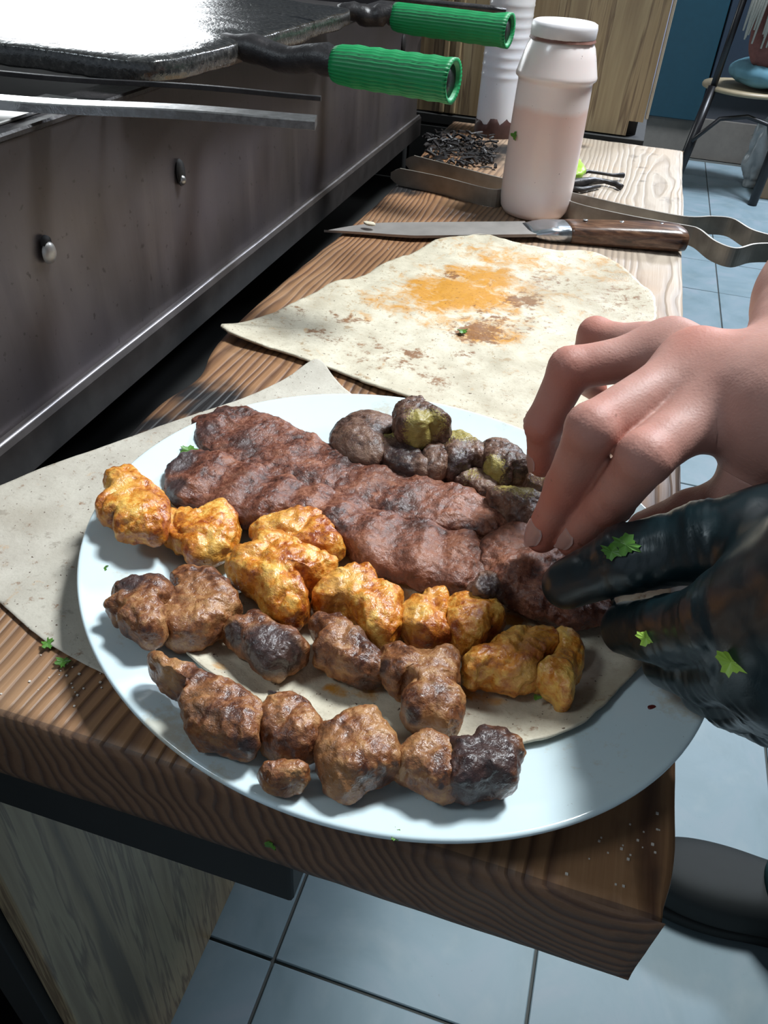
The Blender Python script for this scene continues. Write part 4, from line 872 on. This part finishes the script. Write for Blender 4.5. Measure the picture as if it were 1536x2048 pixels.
# ------------------------------------------------------------------ squeeze bottles
def mat_bottle(name, c1, c2, lvl):
    t = NT(name); _, _, z = t.xyz(); n = t.noise(30, 4); f = t.math('ADD', z, t.math('MULTIPLY', t.math('SUBTRACT', n, .5), .012))
    c = t.ramp(t.math('MULTIPLY', f, 5.0), [(0.0, c1), (lvl - .35, c1), (lvl, c2), (lvl + .03, c1), (1.0, c1)])
    sp = t.ramp(t.noise(330, 2), [(.75, 0.0), (.77, 1.0)]); c = t.mix(sp, c, (.10, .04, .03))
    return t.out(c, .30, 0, t.bump(n, .1, .001), Subsurface_Weight=.25, Subsurface_Radius=(.02, .012, .010), Subsurface_Scale=1.0, Coat_Weight=.35, Coat_Roughness=.12)
def bottle_front():
    b = at(1055, 447, 0) + np.array([0, .0385, 0]); R_ = .0385
    root = empty('squeeze_bottle', (b[0], b[1], TOP)); tag(root, 'pinkish sauce bottle with a round white cap, standing behind the knife', 'bottle')
    bm = bmesh.new(); lathe(bm, [(0, .001), (.6, .0008), (.86, .002), (.95, .008), (.985, .018), (1.0, .035), (.99, .09), (.975, .125), (.965, .138), (.975, .1405), (1.045, .1430), (1.05, .1455), (1.03, .148), (.93, .163), (.86, .172), (.80, .176), (.77, .178), (.6, .172), (0, .172)], 64, (b[0], b[1], TOP), R_, R_)
    for v in bm.verts: v.co.z = TOP + (v.co.z - TOP) * .935
    body = bm_obj('body', bm, mat_bottle('pink_translucent_plastic', (.86, .74, .71), (.80, .56, .49), .52), root, True)
    bm = bmesh.new(); lathe(bm, [(0, .167), (.80, .167), (.825, .169), (.83, .1765), (.81, .1800), (.75, .1812), (.70, .1803), (.4, .1800), (0, .1800)], 64, (b[0], b[1], TOP), R_, R_)
    bm_obj('cap', bm, plain('white_cap_plastic', (.70, .66, .67), .35), root, True)
    # grime ring under the cap
    bm = bmesh.new(); n = 80; rg = [[], []]
    for k in range(n):
        a = 2 * math.pi * k / n; rr = R_ * (.835 + .02 * random.random())
        rg[0].append(bm.verts.new((b[0] + rr * math.cos(a), b[1] + rr * math.sin(a), TOP + .1658))); rg[1].append(bm.verts.new((b[0] + R_ * .81 * math.cos(a), b[1] + R_ * .81 * math.sin(a), TOP + .1680 + .001 * random.random())))
    for k in range(n): bm.faces.new((rg[0][k], rg[0][(k + 1) % n], rg[1][(k + 1) % n], rg[1][k]))
    bm_obj('grime_ring', bm, plain('brown_grime', (.16, .06, .04), .6), root, True)
    d = (CO - np.array([b[0], b[1], 0]))[:2]; d /= np.linalg.norm(d); ang = math.atan2(d[1], d[0])
    p = at(1031, 271, 0); # leaf on the bottle's front
    rr = ray(1031, 271); t = None
    for k in range(2000):
        q = CO + rr * (.5 + k * .0005)
        if (q[0] - b[0]) ** 2 + (q[1] - b[1]) ** 2 < (R_ * 1.0) ** 2: t = q; break
    if t is not None:
        nn = (t[0] - b[0], t[1] - b[1], 0.0); parsley(0, 0, .0058, 0, 'parsley leaf stuck to the side of the pinkish bottle', pos=t + np.array(nn) * .02, normal=nn, lobes=4)
bottle_front()
def bottle_back():
    b = at(990, 268, 0); R_ = .0300
    root = empty('squeeze_bottle', (b[0], b[1], TOP)); tag(root, 'white translucent bottle with moulded rings and a grimy base, behind the pinkish one', 'bottle')
    pr = [(0, .001), (.8, .001), (.96, .005), (1.0, .012), (1.0, .07)]
    for k in range(8): z = .075 + k * .012; pr += [(1.0, z), (1.02, z + .002), (1.0, z + .004)]
    pr += [(1.0, .19), (1.0, .215), (.85, .23), (.5, .24), (.4, .245), (.4, .26), (0, .26)]
    bm = bmesh.new(); lathe(bm, pr, 56, (b[0], b[1], TOP), R_, R_); bm_obj('body', bm, mat_bottle('milky_plastic', (.78, .78, .84), (.60, .57, .56), .9), root, True)
    bm = bmesh.new(); lathe(bm, [(1.015, .0), (1.04, .004), (1.03, .016), (1.01, .021), (.98, .022)], 40, (b[0], b[1], TOP), R_, R_)
    co = bm_obj('grime_base', bm, plain('red_brown_grime', (.06, .025, .022), .45, 0, .6, 120), root, True)
    c = get_co(co); c[:, 2] *= (1 + .35 * vn(c, 150, 3)); c *= np.array([1 + 0, 1, 1]); set_co(co, c)
    bit('grime_spot', 990, 140, 1, 1, .0, LIVER, '', None) if False else None
bottle_back()

# charred pepper and debris by the bottle
pp = empty('charred_pepper', tuple(at(1170, 362))); tag(pp, 'charred green pepper with shrivelled black stalks right of the pinkish bottle', 'vegetable')
def ptube(L, r, nm, mat):
    bm = bmesh.new(); tube(bm, [at(x, y, h) for x, y, h in L], r, 10); o = bm_obj(nm, bm, mat, pp, True); c = get_co(o); n = get_no(o); set_co(o, c + n * (vn(c, 260, 3) * .001)[:, None])
SOOT = mat_black_steel('charred_skin', .3, False)
ptube([(1120, 370, .006), (1155, 368, .008), (1185, 362, .007), (1210, 362, .006), (1232, 368, .005), (1243, 375, .004)], [.006, .007, .0045, .003, .0026, .0035], 'stalk', SOOT)
ptube([(1150, 352, .010), (1175, 343, .010), (1200, 346, .009), (1225, 350, .007), (1246, 351, .006)], [.003, .0022, .002, .002, .003], 'stalk', SOOT)
ptube([(1130, 376, .004), (1165, 380, .004), (1200, 372, .004)], [.004, .003, .002], 'stalk', SOOT)
o = piece('pepper_flesh', [(1128, 350), (1135, 325), (1150, 315), (1165, 322), (1172, 345), (1160, 360), (1140, 362)], .012, LIME, None, None, None, base=.006, N=40, M=8, parent=pp, amp=1.5); o['label'] = 'bright green uncharred flesh'
def debris():
    bm = bmesh.new()
    for _ in range(190):
        p = at(random.uniform(850, 990), random.uniform(272, 345), 0); l = random.uniform(.002, .009); a = random.uniform(0, 6.28); r = random.uniform(.0006, .0024)
        z = random.uniform(.0005, .007)
        tube(bm, [p + np.array([-l * math.cos(a), -l * math.sin(a), z + r]), p + np.array([0, 0, z + r * 2]), p + np.array([l * math.cos(a), l * math.sin(a), z + r * random.uniform(0, 3)])], r, 5)
    o = bm_obj('charred_scraps', bm, mat_black_steel('charred_crumbs', .35)); tag(o, 'heap of black burnt scraps left of the bottles', 'scraps', None, 'stuff')
debris()

# ------------------------------------------------------------------ background: chair, clothes, bag, carton
def chair():
    root = empty('chair', (.50, 4.4, 0)); tag(root, 'dark bentwood chair with a pale seat rim near the back wall', 'chair')
    DK = plain('dark_varnish', (.008, .007, .008), .35); SEAT = plain('pale_wood_rim', (.30, .24, .15), .45)
    def leg(a, b, r=.016):
        bm = bmesh.new(); tube(bm, [a, (Vector(a) + Vector(b)) / 2, b], [r, r * 1.1, r], 12); bm_obj('leg', bm, DK, root, True)
    leg((.27, 4.22, 0), (.335, 4.34, .46), .021); leg((.655, 4.22, 0), (.69, 4.32, .46), .021); leg((.30, 4.66, 0), (.36, 4.60, .46)); leg((.70, 4.66, 0), (.66, 4.60, .46))
    for x0, x1 in ((.335, .36), (.67, .66)):
        bm = bmesh.new(); tube(bm, [(x0, 4.34, .44), ((x0 + x1) / 2, 4.32, .66), (x1, 4.29, .92)], .015, 12); bm_obj('back_post', bm, DK, root, True)
    bm = bmesh.new(); tube(bm, [(.36, 4.29, .92), (.43, 4.285, .96), (.58, 4.285, .96), (.66, 4.29, .92)], .016, 12); bm_obj('top_rail', bm, DK, root, True)
    bm = bmesh.new(); tube(bm, [(.30, 4.24, .24), (.40, 4.28, .34), (.52, 4.30, .36), (.62, 4.28, .34), (.66, 4.24, .24)], .010, 10); bm_obj('brace', bm, DK, root, True)
    bm = bmesh.new(); lathe(bm, [(0, .440), (.92, .440), (.99, .444), (1.0, .452), (.98, .460), (.90, .462), (.84, .458), (0, .458)], 48, (.505, 4.46, 0), .215, .215); bm_obj('seat', bm, SEAT, root, True)
chair()
def cloth_blob(name, cx, cy, cz, rx, ry, rz, mat, label, cat, seed, amp=.02, p=2.5):
    n, m = 64, 40; V = []; F = []
    for j in range(m + 1):
        v = math.pi * j / m
        for i in range(n):
            u = 2 * math.pi * i / n; f = lambda q: math.copysign(abs(q) ** (2 / p), q)
            V.append((cx + rx * f(math.sin(v)) * f(math.cos(u)), cy + ry * f(math.sin(v)) * f(math.sin(u)), cz + rz * f(math.cos(v))))
    F = [(j * n + i, j * n + (i + 1) % n, (j + 1) * n + (i + 1) % n, (j + 1) * n + i) for j in range(m) for i in range(n)]
    o = from_np(name, V, F, mat, None, True, 1e-4); co = get_co(o); no = get_no(o)
    d = fbm(co, 9, seed) * amp - amp * .7 * np.exp(-(vn(co, 14, seed + 2) / .12) ** 2); co += no * d[:, None]; co[:, 2] = np.maximum(co[:, 2], 0); set_co(o, co)
    tag(o, label, cat); return o
RUST = plain('rust_red_cloth', (.17, .060, .048), .8, 0, .4, 60)
cloth_blob('blue_cloth', .60, 4.46, .520, .21, .17, .058, plain('light_blue_cloth', (.11, .25, .31), .8), 'folded light blue cloth on the chair seat', 'cloth', 4, .010)
cloth_blob('coat', .60, 4.37, .77, .175, .050, .23, RUST, 'rust-red quilted coat hanging at the chair back', 'coat', 6, .012, 3.5)
def scarf():
    root = empty('fringed_scarf', (.53, 4.3, .95)); tag(root, 'cream scarf with long fringes hanging over the chair back', 'scarf')
    CR = plain('cream_wool', (.42, .39, .33), .85, 0, .25, 120)
    bm = bmesh.new(); tube(bm, [(.40, 4.30, .955), (.50, 4.28, .985), (.60, 4.28, .985), (.70, 4.30, .955)], [.03, .036, .036, .03], 14, 1.4, 1.0); bm_obj('folded_band', bm, CR, root, True)
    random.seed(3)
    for k in range(30):
        x = .405 + k * .0097 + random.uniform(-.003, .003); bm = bmesh.new(); z1 = .69 - .10 * (k / 30) + random.uniform(-.03, .03)
        if k in (6, 7, 11, 15, 16): continue
        tube(bm, [(x, 4.285, .975), (x, 4.262, .93), (x - .008 + random.uniform(-.004, .004), 4.285, .82), (x - .016 + random.uniform(-.008, .008), 4.292, z1)], [.007, .008, .008, .004], 7)
        bm_obj('tassel', bm, CR, root, True)
scarf()
PLB = plain('thin_plastic_film', (.42, .45, .46), .3, 0, .3, 30, Transmission_Weight=.25)
cloth_blob('plastic_bag', .665, 4.55, .17, .075, .06, .17, PLB, 'crumpled whitish plastic bag on the floor behind the chair leg', 'bag', 9, .022, 2.2)
ct = empty('carton', (.86, 4.5, 0)); tag(ct, 'tan cardboard carton on the floor right of the chair', 'box')
CB = plain('cardboard', (.36, .24, .15), .8, 0, .2, 30)
bm = bmesh.new(); box(bm, (.69, 4.36, 0), (1.0, 4.66, .15), .003, 1); bm_obj('carton_body', bm, CB, ct)
bm = bmesh.new(); box(bm, (.69, 4.32, .152), (1.0, 4.36, .156), .001, 1); bm_obj('flap', bm, CB, ct)
gp = empty('potted_plant', (.9, 4.9, 0)); tag(gp, 'dark green leafy plant by the back wall above the carton', 'plant')
bm = bmesh.new()
for k in range(60):
    a = random.uniform(0, 6.28); r = random.uniform(.02, .16); p = np.array([.86 + r * math.cos(a), 4.86 + r * .7 * math.sin(a), random.uniform(.12, .45)]); L = .05
    q = [bm.verts.new(p + np.array(v)) for v in ((0, 0, 0), (L * math.cos(a) - .012, L * math.sin(a) * .5, .02), (2 * L * math.cos(a), L * math.sin(a), -.01), (L * math.cos(a) + .012, L * math.sin(a) * .5, .02))]; bm.faces.new(q)
o = bm_obj('foliage', bm, plain('deep_leaf', (.02, .06, .015), .5), gp); o['kind'] = 'stuff'
bm = bmesh.new(); lathe(bm, [(0, 0), (.7, 0), (1, .14), (.95, .14), (.9, .12), (0, .12)], 24, (.86, 4.86, 0), .09, .09); bm_obj('pot', bm, plain('clay', (.2, .09, .05), .7), gp, True)

# ------------------------------------------------------------------ hands and the person they belong to
def seg_d(P, a, b, ra, rb):
    a = np.asarray(a, float); b = np.asarray(b, float); ba = b - a; L2 = ba @ ba + 1e-12
    t = np.clip(((P - a) @ ba) / L2, 0, 1); return np.linalg.norm(P - a - t[:, None] * ba, axis=1) - (ra + (rb - ra) * t)
def smin(a, b, k): h = np.clip(.5 + .5 * (b - a) / k, 0, 1); return b * (1 - h) + a * h - k * h * (1 - h)
def sdf(P, palm, fingers, kp, kf, kj):
    d = None
    for s in palm: v = seg_d(P, *s); d = v if d is None else smin(d, v, kp)
    res = d
    for f in fingers:
        g = None
        for s in f: v = seg_d(P, *s); g = v if g is None else smin(g, v, kf)
        u = smin(d, g, kj); res = smin(res, u, .0022)
    return res
def organic(name, palm, fingers, voxel, kp=.014, kf=.003, kj=.008, extra=None):
    bm = bmesh.new()
    for s in palm + [x for f in fingers for x in f]:
        a, b, ra, rb = s; a = Vector(a); b = Vector(b); L = (b - a).length; n = max(2, int(L / (min(ra, rb) * .5)))
        for i in range(n + 1):
            t = i / n; m = Matrix.Translation(a.lerp(b, t)); bmesh.ops.create_icosphere(bm, subdivisions=2, radius=(ra + (rb - ra) * t), matrix=m)
    me = bpy.data.meshes.new(name); bm.to_mesh(me); bm.free(); tmp = bpy.data.objects.new('tmp', me); COL.objects.link(tmp)
    md = tmp.modifiers.new('r', 'REMESH'); md.mode = 'VOXEL'; md.voxel_size = voxel; md.adaptivity = 0
    ms = tmp.modifiers.new('s', 'SMOOTH'); ms.factor = .5; ms.iterations = 10 if len(palm) < 16 else 2
    dg = bpy.context.evaluated_depsgraph_get(); ev = tmp.evaluated_get(dg); m2 = bpy.data.meshes.new_from_object(ev)
    bpy.data.objects.remove(tmp)
    V = np.zeros(len(m2.vertices) * 3); m2.vertices.foreach_get('co', V); V = V.reshape(-1, 3)
    S = lambda P: sdf(P, palm, fingers, kp, kf, kj)
    def grad(P):
        e = voxel * .3; g = np.stack([S(P + np.eye(3)[i] * e) - S(P - np.eye(3)[i] * e) for i in range(3)], 1); return g / (np.linalg.norm(g, axis=1)[:, None] + 1e-9)
    for _ in range(3): V = V - grad(V) * np.clip(S(V), -voxel * 3, voxel * 3)[:, None]
    E_ = np.zeros(len(m2.edges) * 2, int); m2.edges.foreach_get('vertices', E_); E_ = E_.reshape(-1, 2)
    cnt = np.bincount(E_.ravel(), minlength=len(V))[:, None]
    for _ in range(2):
        for _k in range(5):
            acc = np.zeros_like(V)
            for i in range(3): acc[:, i] = np.bincount(E_[:, 0], V[E_[:, 1], i], len(V)) + np.bincount(E_[:, 1], V[E_[:, 0], i], len(V))
            V = V * .4 + acc / cnt * .6
        V = V - grad(V) * np.clip(S(V), -voxel * 2, voxel * 2)[:, None]
    if extra: V = V + grad(V) * extra(V)[:, None]
    m2.vertices.foreach_set('co', V.ravel()); m2.update(); return m2, V
def vsub(*j): return [np.array(at(x, y, h)) for x, y, h in j]
# bare right hand (far hand)
mid = vsub((1385,735,.122), (1185,858,.112), (1135,972,.076), (1084,1072,.046))
idx = vsub((1435,800,.118), (1290,915,.110), (1220,1005,.078), (1146,1078,.050))
rng = vsub((1335,705,.112), (1140,738,.102), (1088,848,.074), (1085,925,.049))
lit = vsub((1300,700,.096), (1190,668,.092), (1160,755,.068), (1190,778,.056))
thb = vsub((1575,915,.098), (1490,1005,.090), (1385,1035,.072), (1295,1062,.055))
wr = np.array(at(1590, 825, .125)); elb = np.array([.147, .545, TOP + .142]); 
def fing(J, R_): return [(J[i], J[i + 1], R_[i], R_[i + 1]) for i in range(len(J) - 1)]
F_m = fing(mid, (.0112, .0102, .0092, .0078)); F_i = fing(idx, (.0118, .0102, .0092, .0080)); F_r = fing(rng, (.0110, .0098, .0088, .0074)); F_l = fing(lit, (.0096, .0086, .0076, .0066))
F_t = fing(thb, (.0140, .0128, .0115, .0095))
lerp = lambda a, b, t: a + (b - a) * t
palm = [(wr, mid[0], .0235, .0120), (wr, idx[0], .0215, .0125), (wr, rng[0], .0205, .0115), (wr, lit[0], .0190, .0105), (wr + np.array([0, -.003, -.006]), thb[0], .017, .0150), (lerp(wr, mid[0], .45) - np.array([0, 0, .012]), lerp(wr, idx[0], .9) - np.array([0, 0, .006]), .012, .010),
        (wr, lerp(wr, elb, .4), .0240, .031), (lerp(wr, elb, .4), elb, .031, .037)]
def wrinkles(J, R_):
    def f(V):
        d = np.zeros(len(V))
        for i in (1, 2):
            ax = J[i + 1] - J[i - 1]; ax = ax / np.linalg.norm(ax); bis = (J[i] - (J[i - 1] + J[i + 1]) / 2); bis = bis / (np.linalg.norm(bis) + 1e-9)
            r = V - J[i]; t = r @ ax; q = r @ bis; near = np.exp(-(t / .0065) ** 2) * (np.linalg.norm(r, axis=1) < .018) * np.clip(q / .006, 0, 1)
            d += near * (.00022 * np.cos(2 * math.pi * t / .0030) + .0003)
        return d
    return f
WR = [wrinkles(J, None) for J in (mid, idx, rng)]
def extra_r(V):
    d = sum(f(V) for f in WR)
    for J in (mid, idx, rng):   # knuckle swell and tendon ridge
        d = d + .0016 * np.exp(-(np.linalg.norm(V - (J[0] + np.array([0, 0, .010])), axis=1) / .010) ** 2)
        a = J[0] + np.array([0, 0, .012]); b = wr + np.array([0, 0, .022]); ba = b - a; t = np.clip(((V - a) @ ba) / (ba @ ba), 0, 1)
        d = d + .0010 * np.exp(-(np.linalg.norm(V - a - t[:, None] * ba, axis=1) / .0035) ** 2)
    return d + fbm(V, 70, 2) * .0004
me_r, V_r = organic('hand', palm, [F_m, F_i, F_r, F_l, F_t], .0015, .011, .003, .016, extra_r)
# left arm (goes into the glove), coarse body
gw = np.array(at(1720, 1190, .115)); gelb = np.array([.36, .20, TOP + .13])
sR = np.array([.39, .67, TOP + .37]); sL = np.array([.47, .31, TOP + .40]); neck = np.array([.41, .49, TOP + .47]); head = np.array([.36, .49, TOP + .61]); pel = np.array([.62, .50, TOP + .12])
feet = [np.array(at(1560, 1815, -.82)) , np.array([.50, .36, 0])]
kneeR = np.array([.56, .62, .45]); kneeL = np.array([.57, .38, .45]); ankR = np.array([.462, .640, .08]); ankL = np.array([.57, .40, .08])
hipR = pel + np.array([0, .09, -.04]); hipL = pel + np.array([0, -.09, -.04]); chest = np.array([.47, .49, TOP + .33])
body_p = [(elb, sR, .037, .050), (gelb, sL, .037, .050), (gw, gelb, .026, .037), (sR, sL, .055, .055), (chest + [0, .07, 0], chest + [0, -.07, 0], .105, .105), (chest, pel, .115, .125), (hipR, hipL, .095, .095),
          (hipR, kneeR, .08, .055), (kneeR, ankR, .052, .034), (hipL, kneeL, .08, .055), (kneeL, ankL, .052, .034), (ankR, ankR + [-.09, 0, -.035], .035, .028), (ankL, ankL + [-.09, 0, -.035], .035, .028), (chest, neck, .07, .052), (neck, head, .052, .06),
          (head + [0, 0, .05], head + [0, 0, .055], .085, .085), (head + [-.03, 0, -.02], head + [.02, 0, .07], .062, .085), (head + [-.085, 0, .02], head + [-.10, 0, -.005], .010, .014), (head + [.0, .082, .01], head + [.0, .086, .03], .014, .016), (head + [.0, -.082, .01], head + [.0, -.086, .03], .014, .016), (head + [-.06, 0, -.055], head + [-.075, 0, -.055], .03, .02), (elb + [0, 0, 0], lerp(elb, wr, .1), .037, .0365)]
me_b, V_b = organic('body', body_p, [], .010, .03, .003, .01)
bm = bmesh.new(); bm.from_mesh(me_r); bm.from_mesh(me_b)
me = bpy.data.meshes.new('person'); bm.to_mesh(me); bm.free()
PERSON = link('person', me, SKIN, None, True, (0, 0, 0)); tag(PERSON, 'person at the right reaching over the plate, one hand bare and one gloved', 'person')
Vp = get_co(PERSON); red = np.zeros(len(Vp))
for p, r, v in [(mid[0] + [0, 0, .01], .014, .55), (idx[0] + [0, 0, .01], .012, .3), (mid[1], .016, .35), (idx[1], .016, .3), (rng[1], .016, .5), (mid[3], .020, .75), (idx[3], .018, .55), (rng[3], .016, .7), (mid[2], .018, .6), (idx[2], .016, .3), (lit[3], .014, .9), (lit[1], .014, .6), (rng[2], .014, .4)]:
    red = np.maximum(red, v * np.exp(-(np.linalg.norm(Vp - p, axis=1) / r) ** 2))
red = np.clip(red * 1.3 + .12 * fbm(Vp, 55, 6), 0, 1); set_attr(PERSON, 'red', red)
NAIL = plain('fingernail', (.74, .48, .42), .32, 0, .1, 80, Coat_Weight=.3)
def nail(J, R_, side):
    tip = J[-1]; ax = J[-1] - J[-2]; ax /= np.linalg.norm(ax); bis = CO - tip; bis = bis / np.linalg.norm(bis) * .75 + np.array(side); bis -= ax * (bis @ ax); bis /= np.linalg.norm(bis); sd = np.cross(ax, bis)
    bm = bmesh.new(); n, m = 9, 8; g = []
    for j in range(m + 1):
        t = j / m; row = []
        for i in range(n + 1):
            u = (i / n - .5) * 2; wd = max(.12, 1 - abs(2 * t - 1) ** 3.2) ** .5
            a = u * .72 * wd; rr = R_ + .0006 - .0011 * max(0, (.12 - t) / .12)
            row.append(bm.verts.new(tip + ax * (-.0100 + t * .0150 - .0020 * abs(u) ** 3 * t) + (bis * math.cos(a) + sd * math.sin(a)) * rr * (1 - .28 * max(0, t - .55) ** 1.2)))
        g.append(row)
    for j in range(m):
        for i in range(n): bm.faces.new((g[j][i], g[j][i + 1], g[j + 1][i + 1], g[j + 1][i]))
    r = bmesh.ops.solidify(bm, geom=bm.faces[:], thickness=-.0006)
    bm_obj('fingernail', bm, NAIL, PERSON, True)
nail(mid, .0078, (-.35, .15, .3)); nail(idx, .0080, (-.30, .0, .3)); nail(rng, .0074, (-.5, .3, .1))
# glove
g_t = vsub((1560,1085,.098), (1415,1085,.088), (1255,1118,.070), (1135,1168,.050))
g_i = vsub((1555,1215,.100), (1440,1245,.086), (1340,1262,.064), (1258,1258,.046))
g_m = vsub((1575,1290,.094), (1490,1335,.074), (1410,1342,.054), (1340,1325,.040))
g_r = vsub((1600,1350,.084), (1540,1395,.066), (1470,1398,.048), (1410,1380,.036))
g_l = vsub((1650,1400,.074), (1600,1440,.056), (1540,1440,.040), (1490,1430,.032))
G = [fing(g_t, (.0175, .0150, .0132, .0104)), fing(g_i, (.0155, .0140, .0128, .0112)), fing(g_m, (.0140, .0130, .0120, .0106)), fing(g_r, (.0130, .0120, .0112, .0098)), fing(g_l, (.0110, .0100, .0092, .0080))]
gpalm = [(gw, g_t[0], .024, .0175), (gw, g_i[0], .0265, .0165), (gw, g_m[0], .0265, .0160), (gw, g_r[0], .024, .015), (gw, g_l[0], .022, .013), (g_t[0], g_i[0], .0145, .0145), (gw, lerp(gw, gelb, .3), .0285, .033), (g_i[0], g_r[0], .0140, .0135)]
GW = [wrinkles(J, None) for J in (g_t, g_i, g_m)]
def extra_g(V):
    d = sum(f(V) for f in GW)
    for J in (g_t, g_i, g_m, g_r):
        for i in (1, 2):
            ax = J[i + 1] - J[i - 1]; ax = ax / np.linalg.norm(ax); t = (V - J[i]) @ ax
            d = d + .00018 * np.sin(t / .0060 * 2 * math.pi + 5 * vn(V, 60, i)) * np.exp(-(t / .012) ** 2) * (np.linalg.norm(V - J[i], axis=1) < .022)
    return d + fbm(V, 45, 12) * .0008 - .0006 * np.exp(-(vn(V, 38, 3) / .12) ** 2)
me_g, V_g = organic('glove', gpalm, G, .0016, .012, .003, .012, extra_g)
gl = link('glove', me_g, GLOVE, PERSON, True, (0, 0, 0)); gl['label'] = 'shiny black disposable glove on the nearer hand'
# clothing
SHIRT = plain('black_work_shirt', (.010, .013, .016), .8, 0, .4, 200); TEAL = plain('teal_trousers', (.006, .055, .062), .85, 0, .3, 150)
sh_p = [(lerp(elb, sR, .35), sR, .056, .066), (lerp(gelb, sL, .35), sL, .056, .066), (sR, sL, .066, .066), (chest + [0, .07, 0], chest + [0, -.07, 0], .118, .118), (chest, pel, .128, .140), (hipR, hipL, .108, .108)]
m_, _ = organic('shirt', sh_p, [], .010, .03); link('shirt', m_, SHIRT, PERSON, True, (0, 0, 0))
tr_p = [(hipR, hipL, .104, .104), (hipR, kneeR, .090, .068), (kneeR, ankR + [0, 0, .01], .066, .066), (hipL, kneeL, .090, .068), (kneeL, ankL + [0, 0, .02], .066, .060)]
m_, _ = organic('trousers', tr_p, [], .010, .02); link('trousers', m_, TEAL, PERSON, True, (0, 0, 0))
hr_p = [(head + [.03, 0, .07], head + [.02, 0, .085], .085, .083), (head + [.05, 0, 0], head + [.05, 0, .05], .06, .07)]
m_, _ = organic('hair', hr_p, [], .008, .02); link('hair', m_, plain('black_hair', (.01, .008, .007), .5), PERSON, True, (0, 0, 0))
EYE = plain('eye_white', (.6, .58, .55), .3); IRIS = plain('dark_iris', (.03, .015, .01), .2); LIPM = plain('lips', (.36, .13, .10), .5)
for sy in (-1, 1):
    p = head + np.array([-.072, .032 * sy, .028]); bm = bmesh.new(); bmesh.ops.create_uvsphere(bm, u_segments=16, v_segments=10, radius=.0125, matrix=Matrix.Translation(p)); e = bm_obj('eye', bm, EYE, PERSON, True)
    bm = bmesh.new(); bmesh.ops.create_uvsphere(bm, u_segments=12, v_segments=8, radius=.0065, matrix=Matrix.Translation(p + np.array([-.0075, 0, -.001]))); bm_obj('iris', bm, IRIS, e, True)
    bm = bmesh.new(); tube(bm, [p + np.array([-.006, -.016, .018]), p + np.array([-.012, 0, .022]), p + np.array([-.006, .016, .018])], [.002, .004, .002], 8); bm_obj('eyebrow', bm, bpy.data.materials['black_hair'], PERSON, True)
bm = bmesh.new(); tube(bm, [head + np.array([-.082, -.022, -.040]), head + np.array([-.094, 0, -.038]), head + np.array([-.082, .022, -.040])], [.003, .0065, .003], 10, 1, .8); bm_obj('lips', bm, LIPM, PERSON, True)
SHOE = plain('black_shoe_leather', (.004, .006, .006), .75, 0, .4, 80)
def shoe(a, yaw=0):
    # sole outline pointing to -x
    out = np.array([(-.215, 0), (-.205, .030), (-.17, .047), (-.11, .052), (-.04, .042), (.04, .038), (.075, .030), (.085, 0), (.075, -.030), (.04, -.038), (-.04, -.042), (-.11, -.052), (-.17, -.047), (-.205, -.030)]) + a[:2]
    B = resample(chaikin(out, 2), 90); V, F = loft(B, .045, .09, 16, 3.2, 1.0); top = V[:, 2] > .045
    x = V[:, 0] - a[0]; V[:, 2] = np.where(top, .045 + (V[:, 2] - .045) * np.clip(.75 + (x + .2) * 2.0, .6, 1.4), V[:, 2])
    sh = from_np('shoe', V, F, SHOE, PERSON, True, 1e-4)
    V, F = loft(resample(chaikin((out - a[:2]) * 1.05 + a[:2], 2), 90), .0125, .025, 8, 6, 1.0); from_np('sole', V, F, SHOE, sh, True, 1e-4)
shoe(ankR); shoe(ankL)
# parsley on the glove and hand: rest on the surface under that sight line
def on_surface(px, py, V):
    pr = project(V); d = np.linalg.norm(V - CO, axis=1); m = np.linalg.norm(pr - np.array([px, py]), axis=1) < 6
    if not m.any(): return np.array(at(px, py, .09))
    i = np.where(m)[0][np.argmin(d[m])]; return V[i] + (CO - V[i]) / d[i] * .0012
for px, py, s, lb, mt in ((1250, 1087, .0060, 'blurred parsley sprig on the gloved thumb', GREEN), (1220, 1100, .0045, 'small parsley piece left of the sprig on the gloved thumb', GREEN), (1288, 1275, .0040, 'parsley bit on the gloved index finger', LIME), (1458, 1322, .0058, 'bright parsley bit near the gloved knuckles', LIME)):
    q = on_surface(px, py, V_g); parsley(0, 0, s, 0, lb, mt, pos=q, normal=CO - q + np.array([0, 0, .1]), lobes=4)
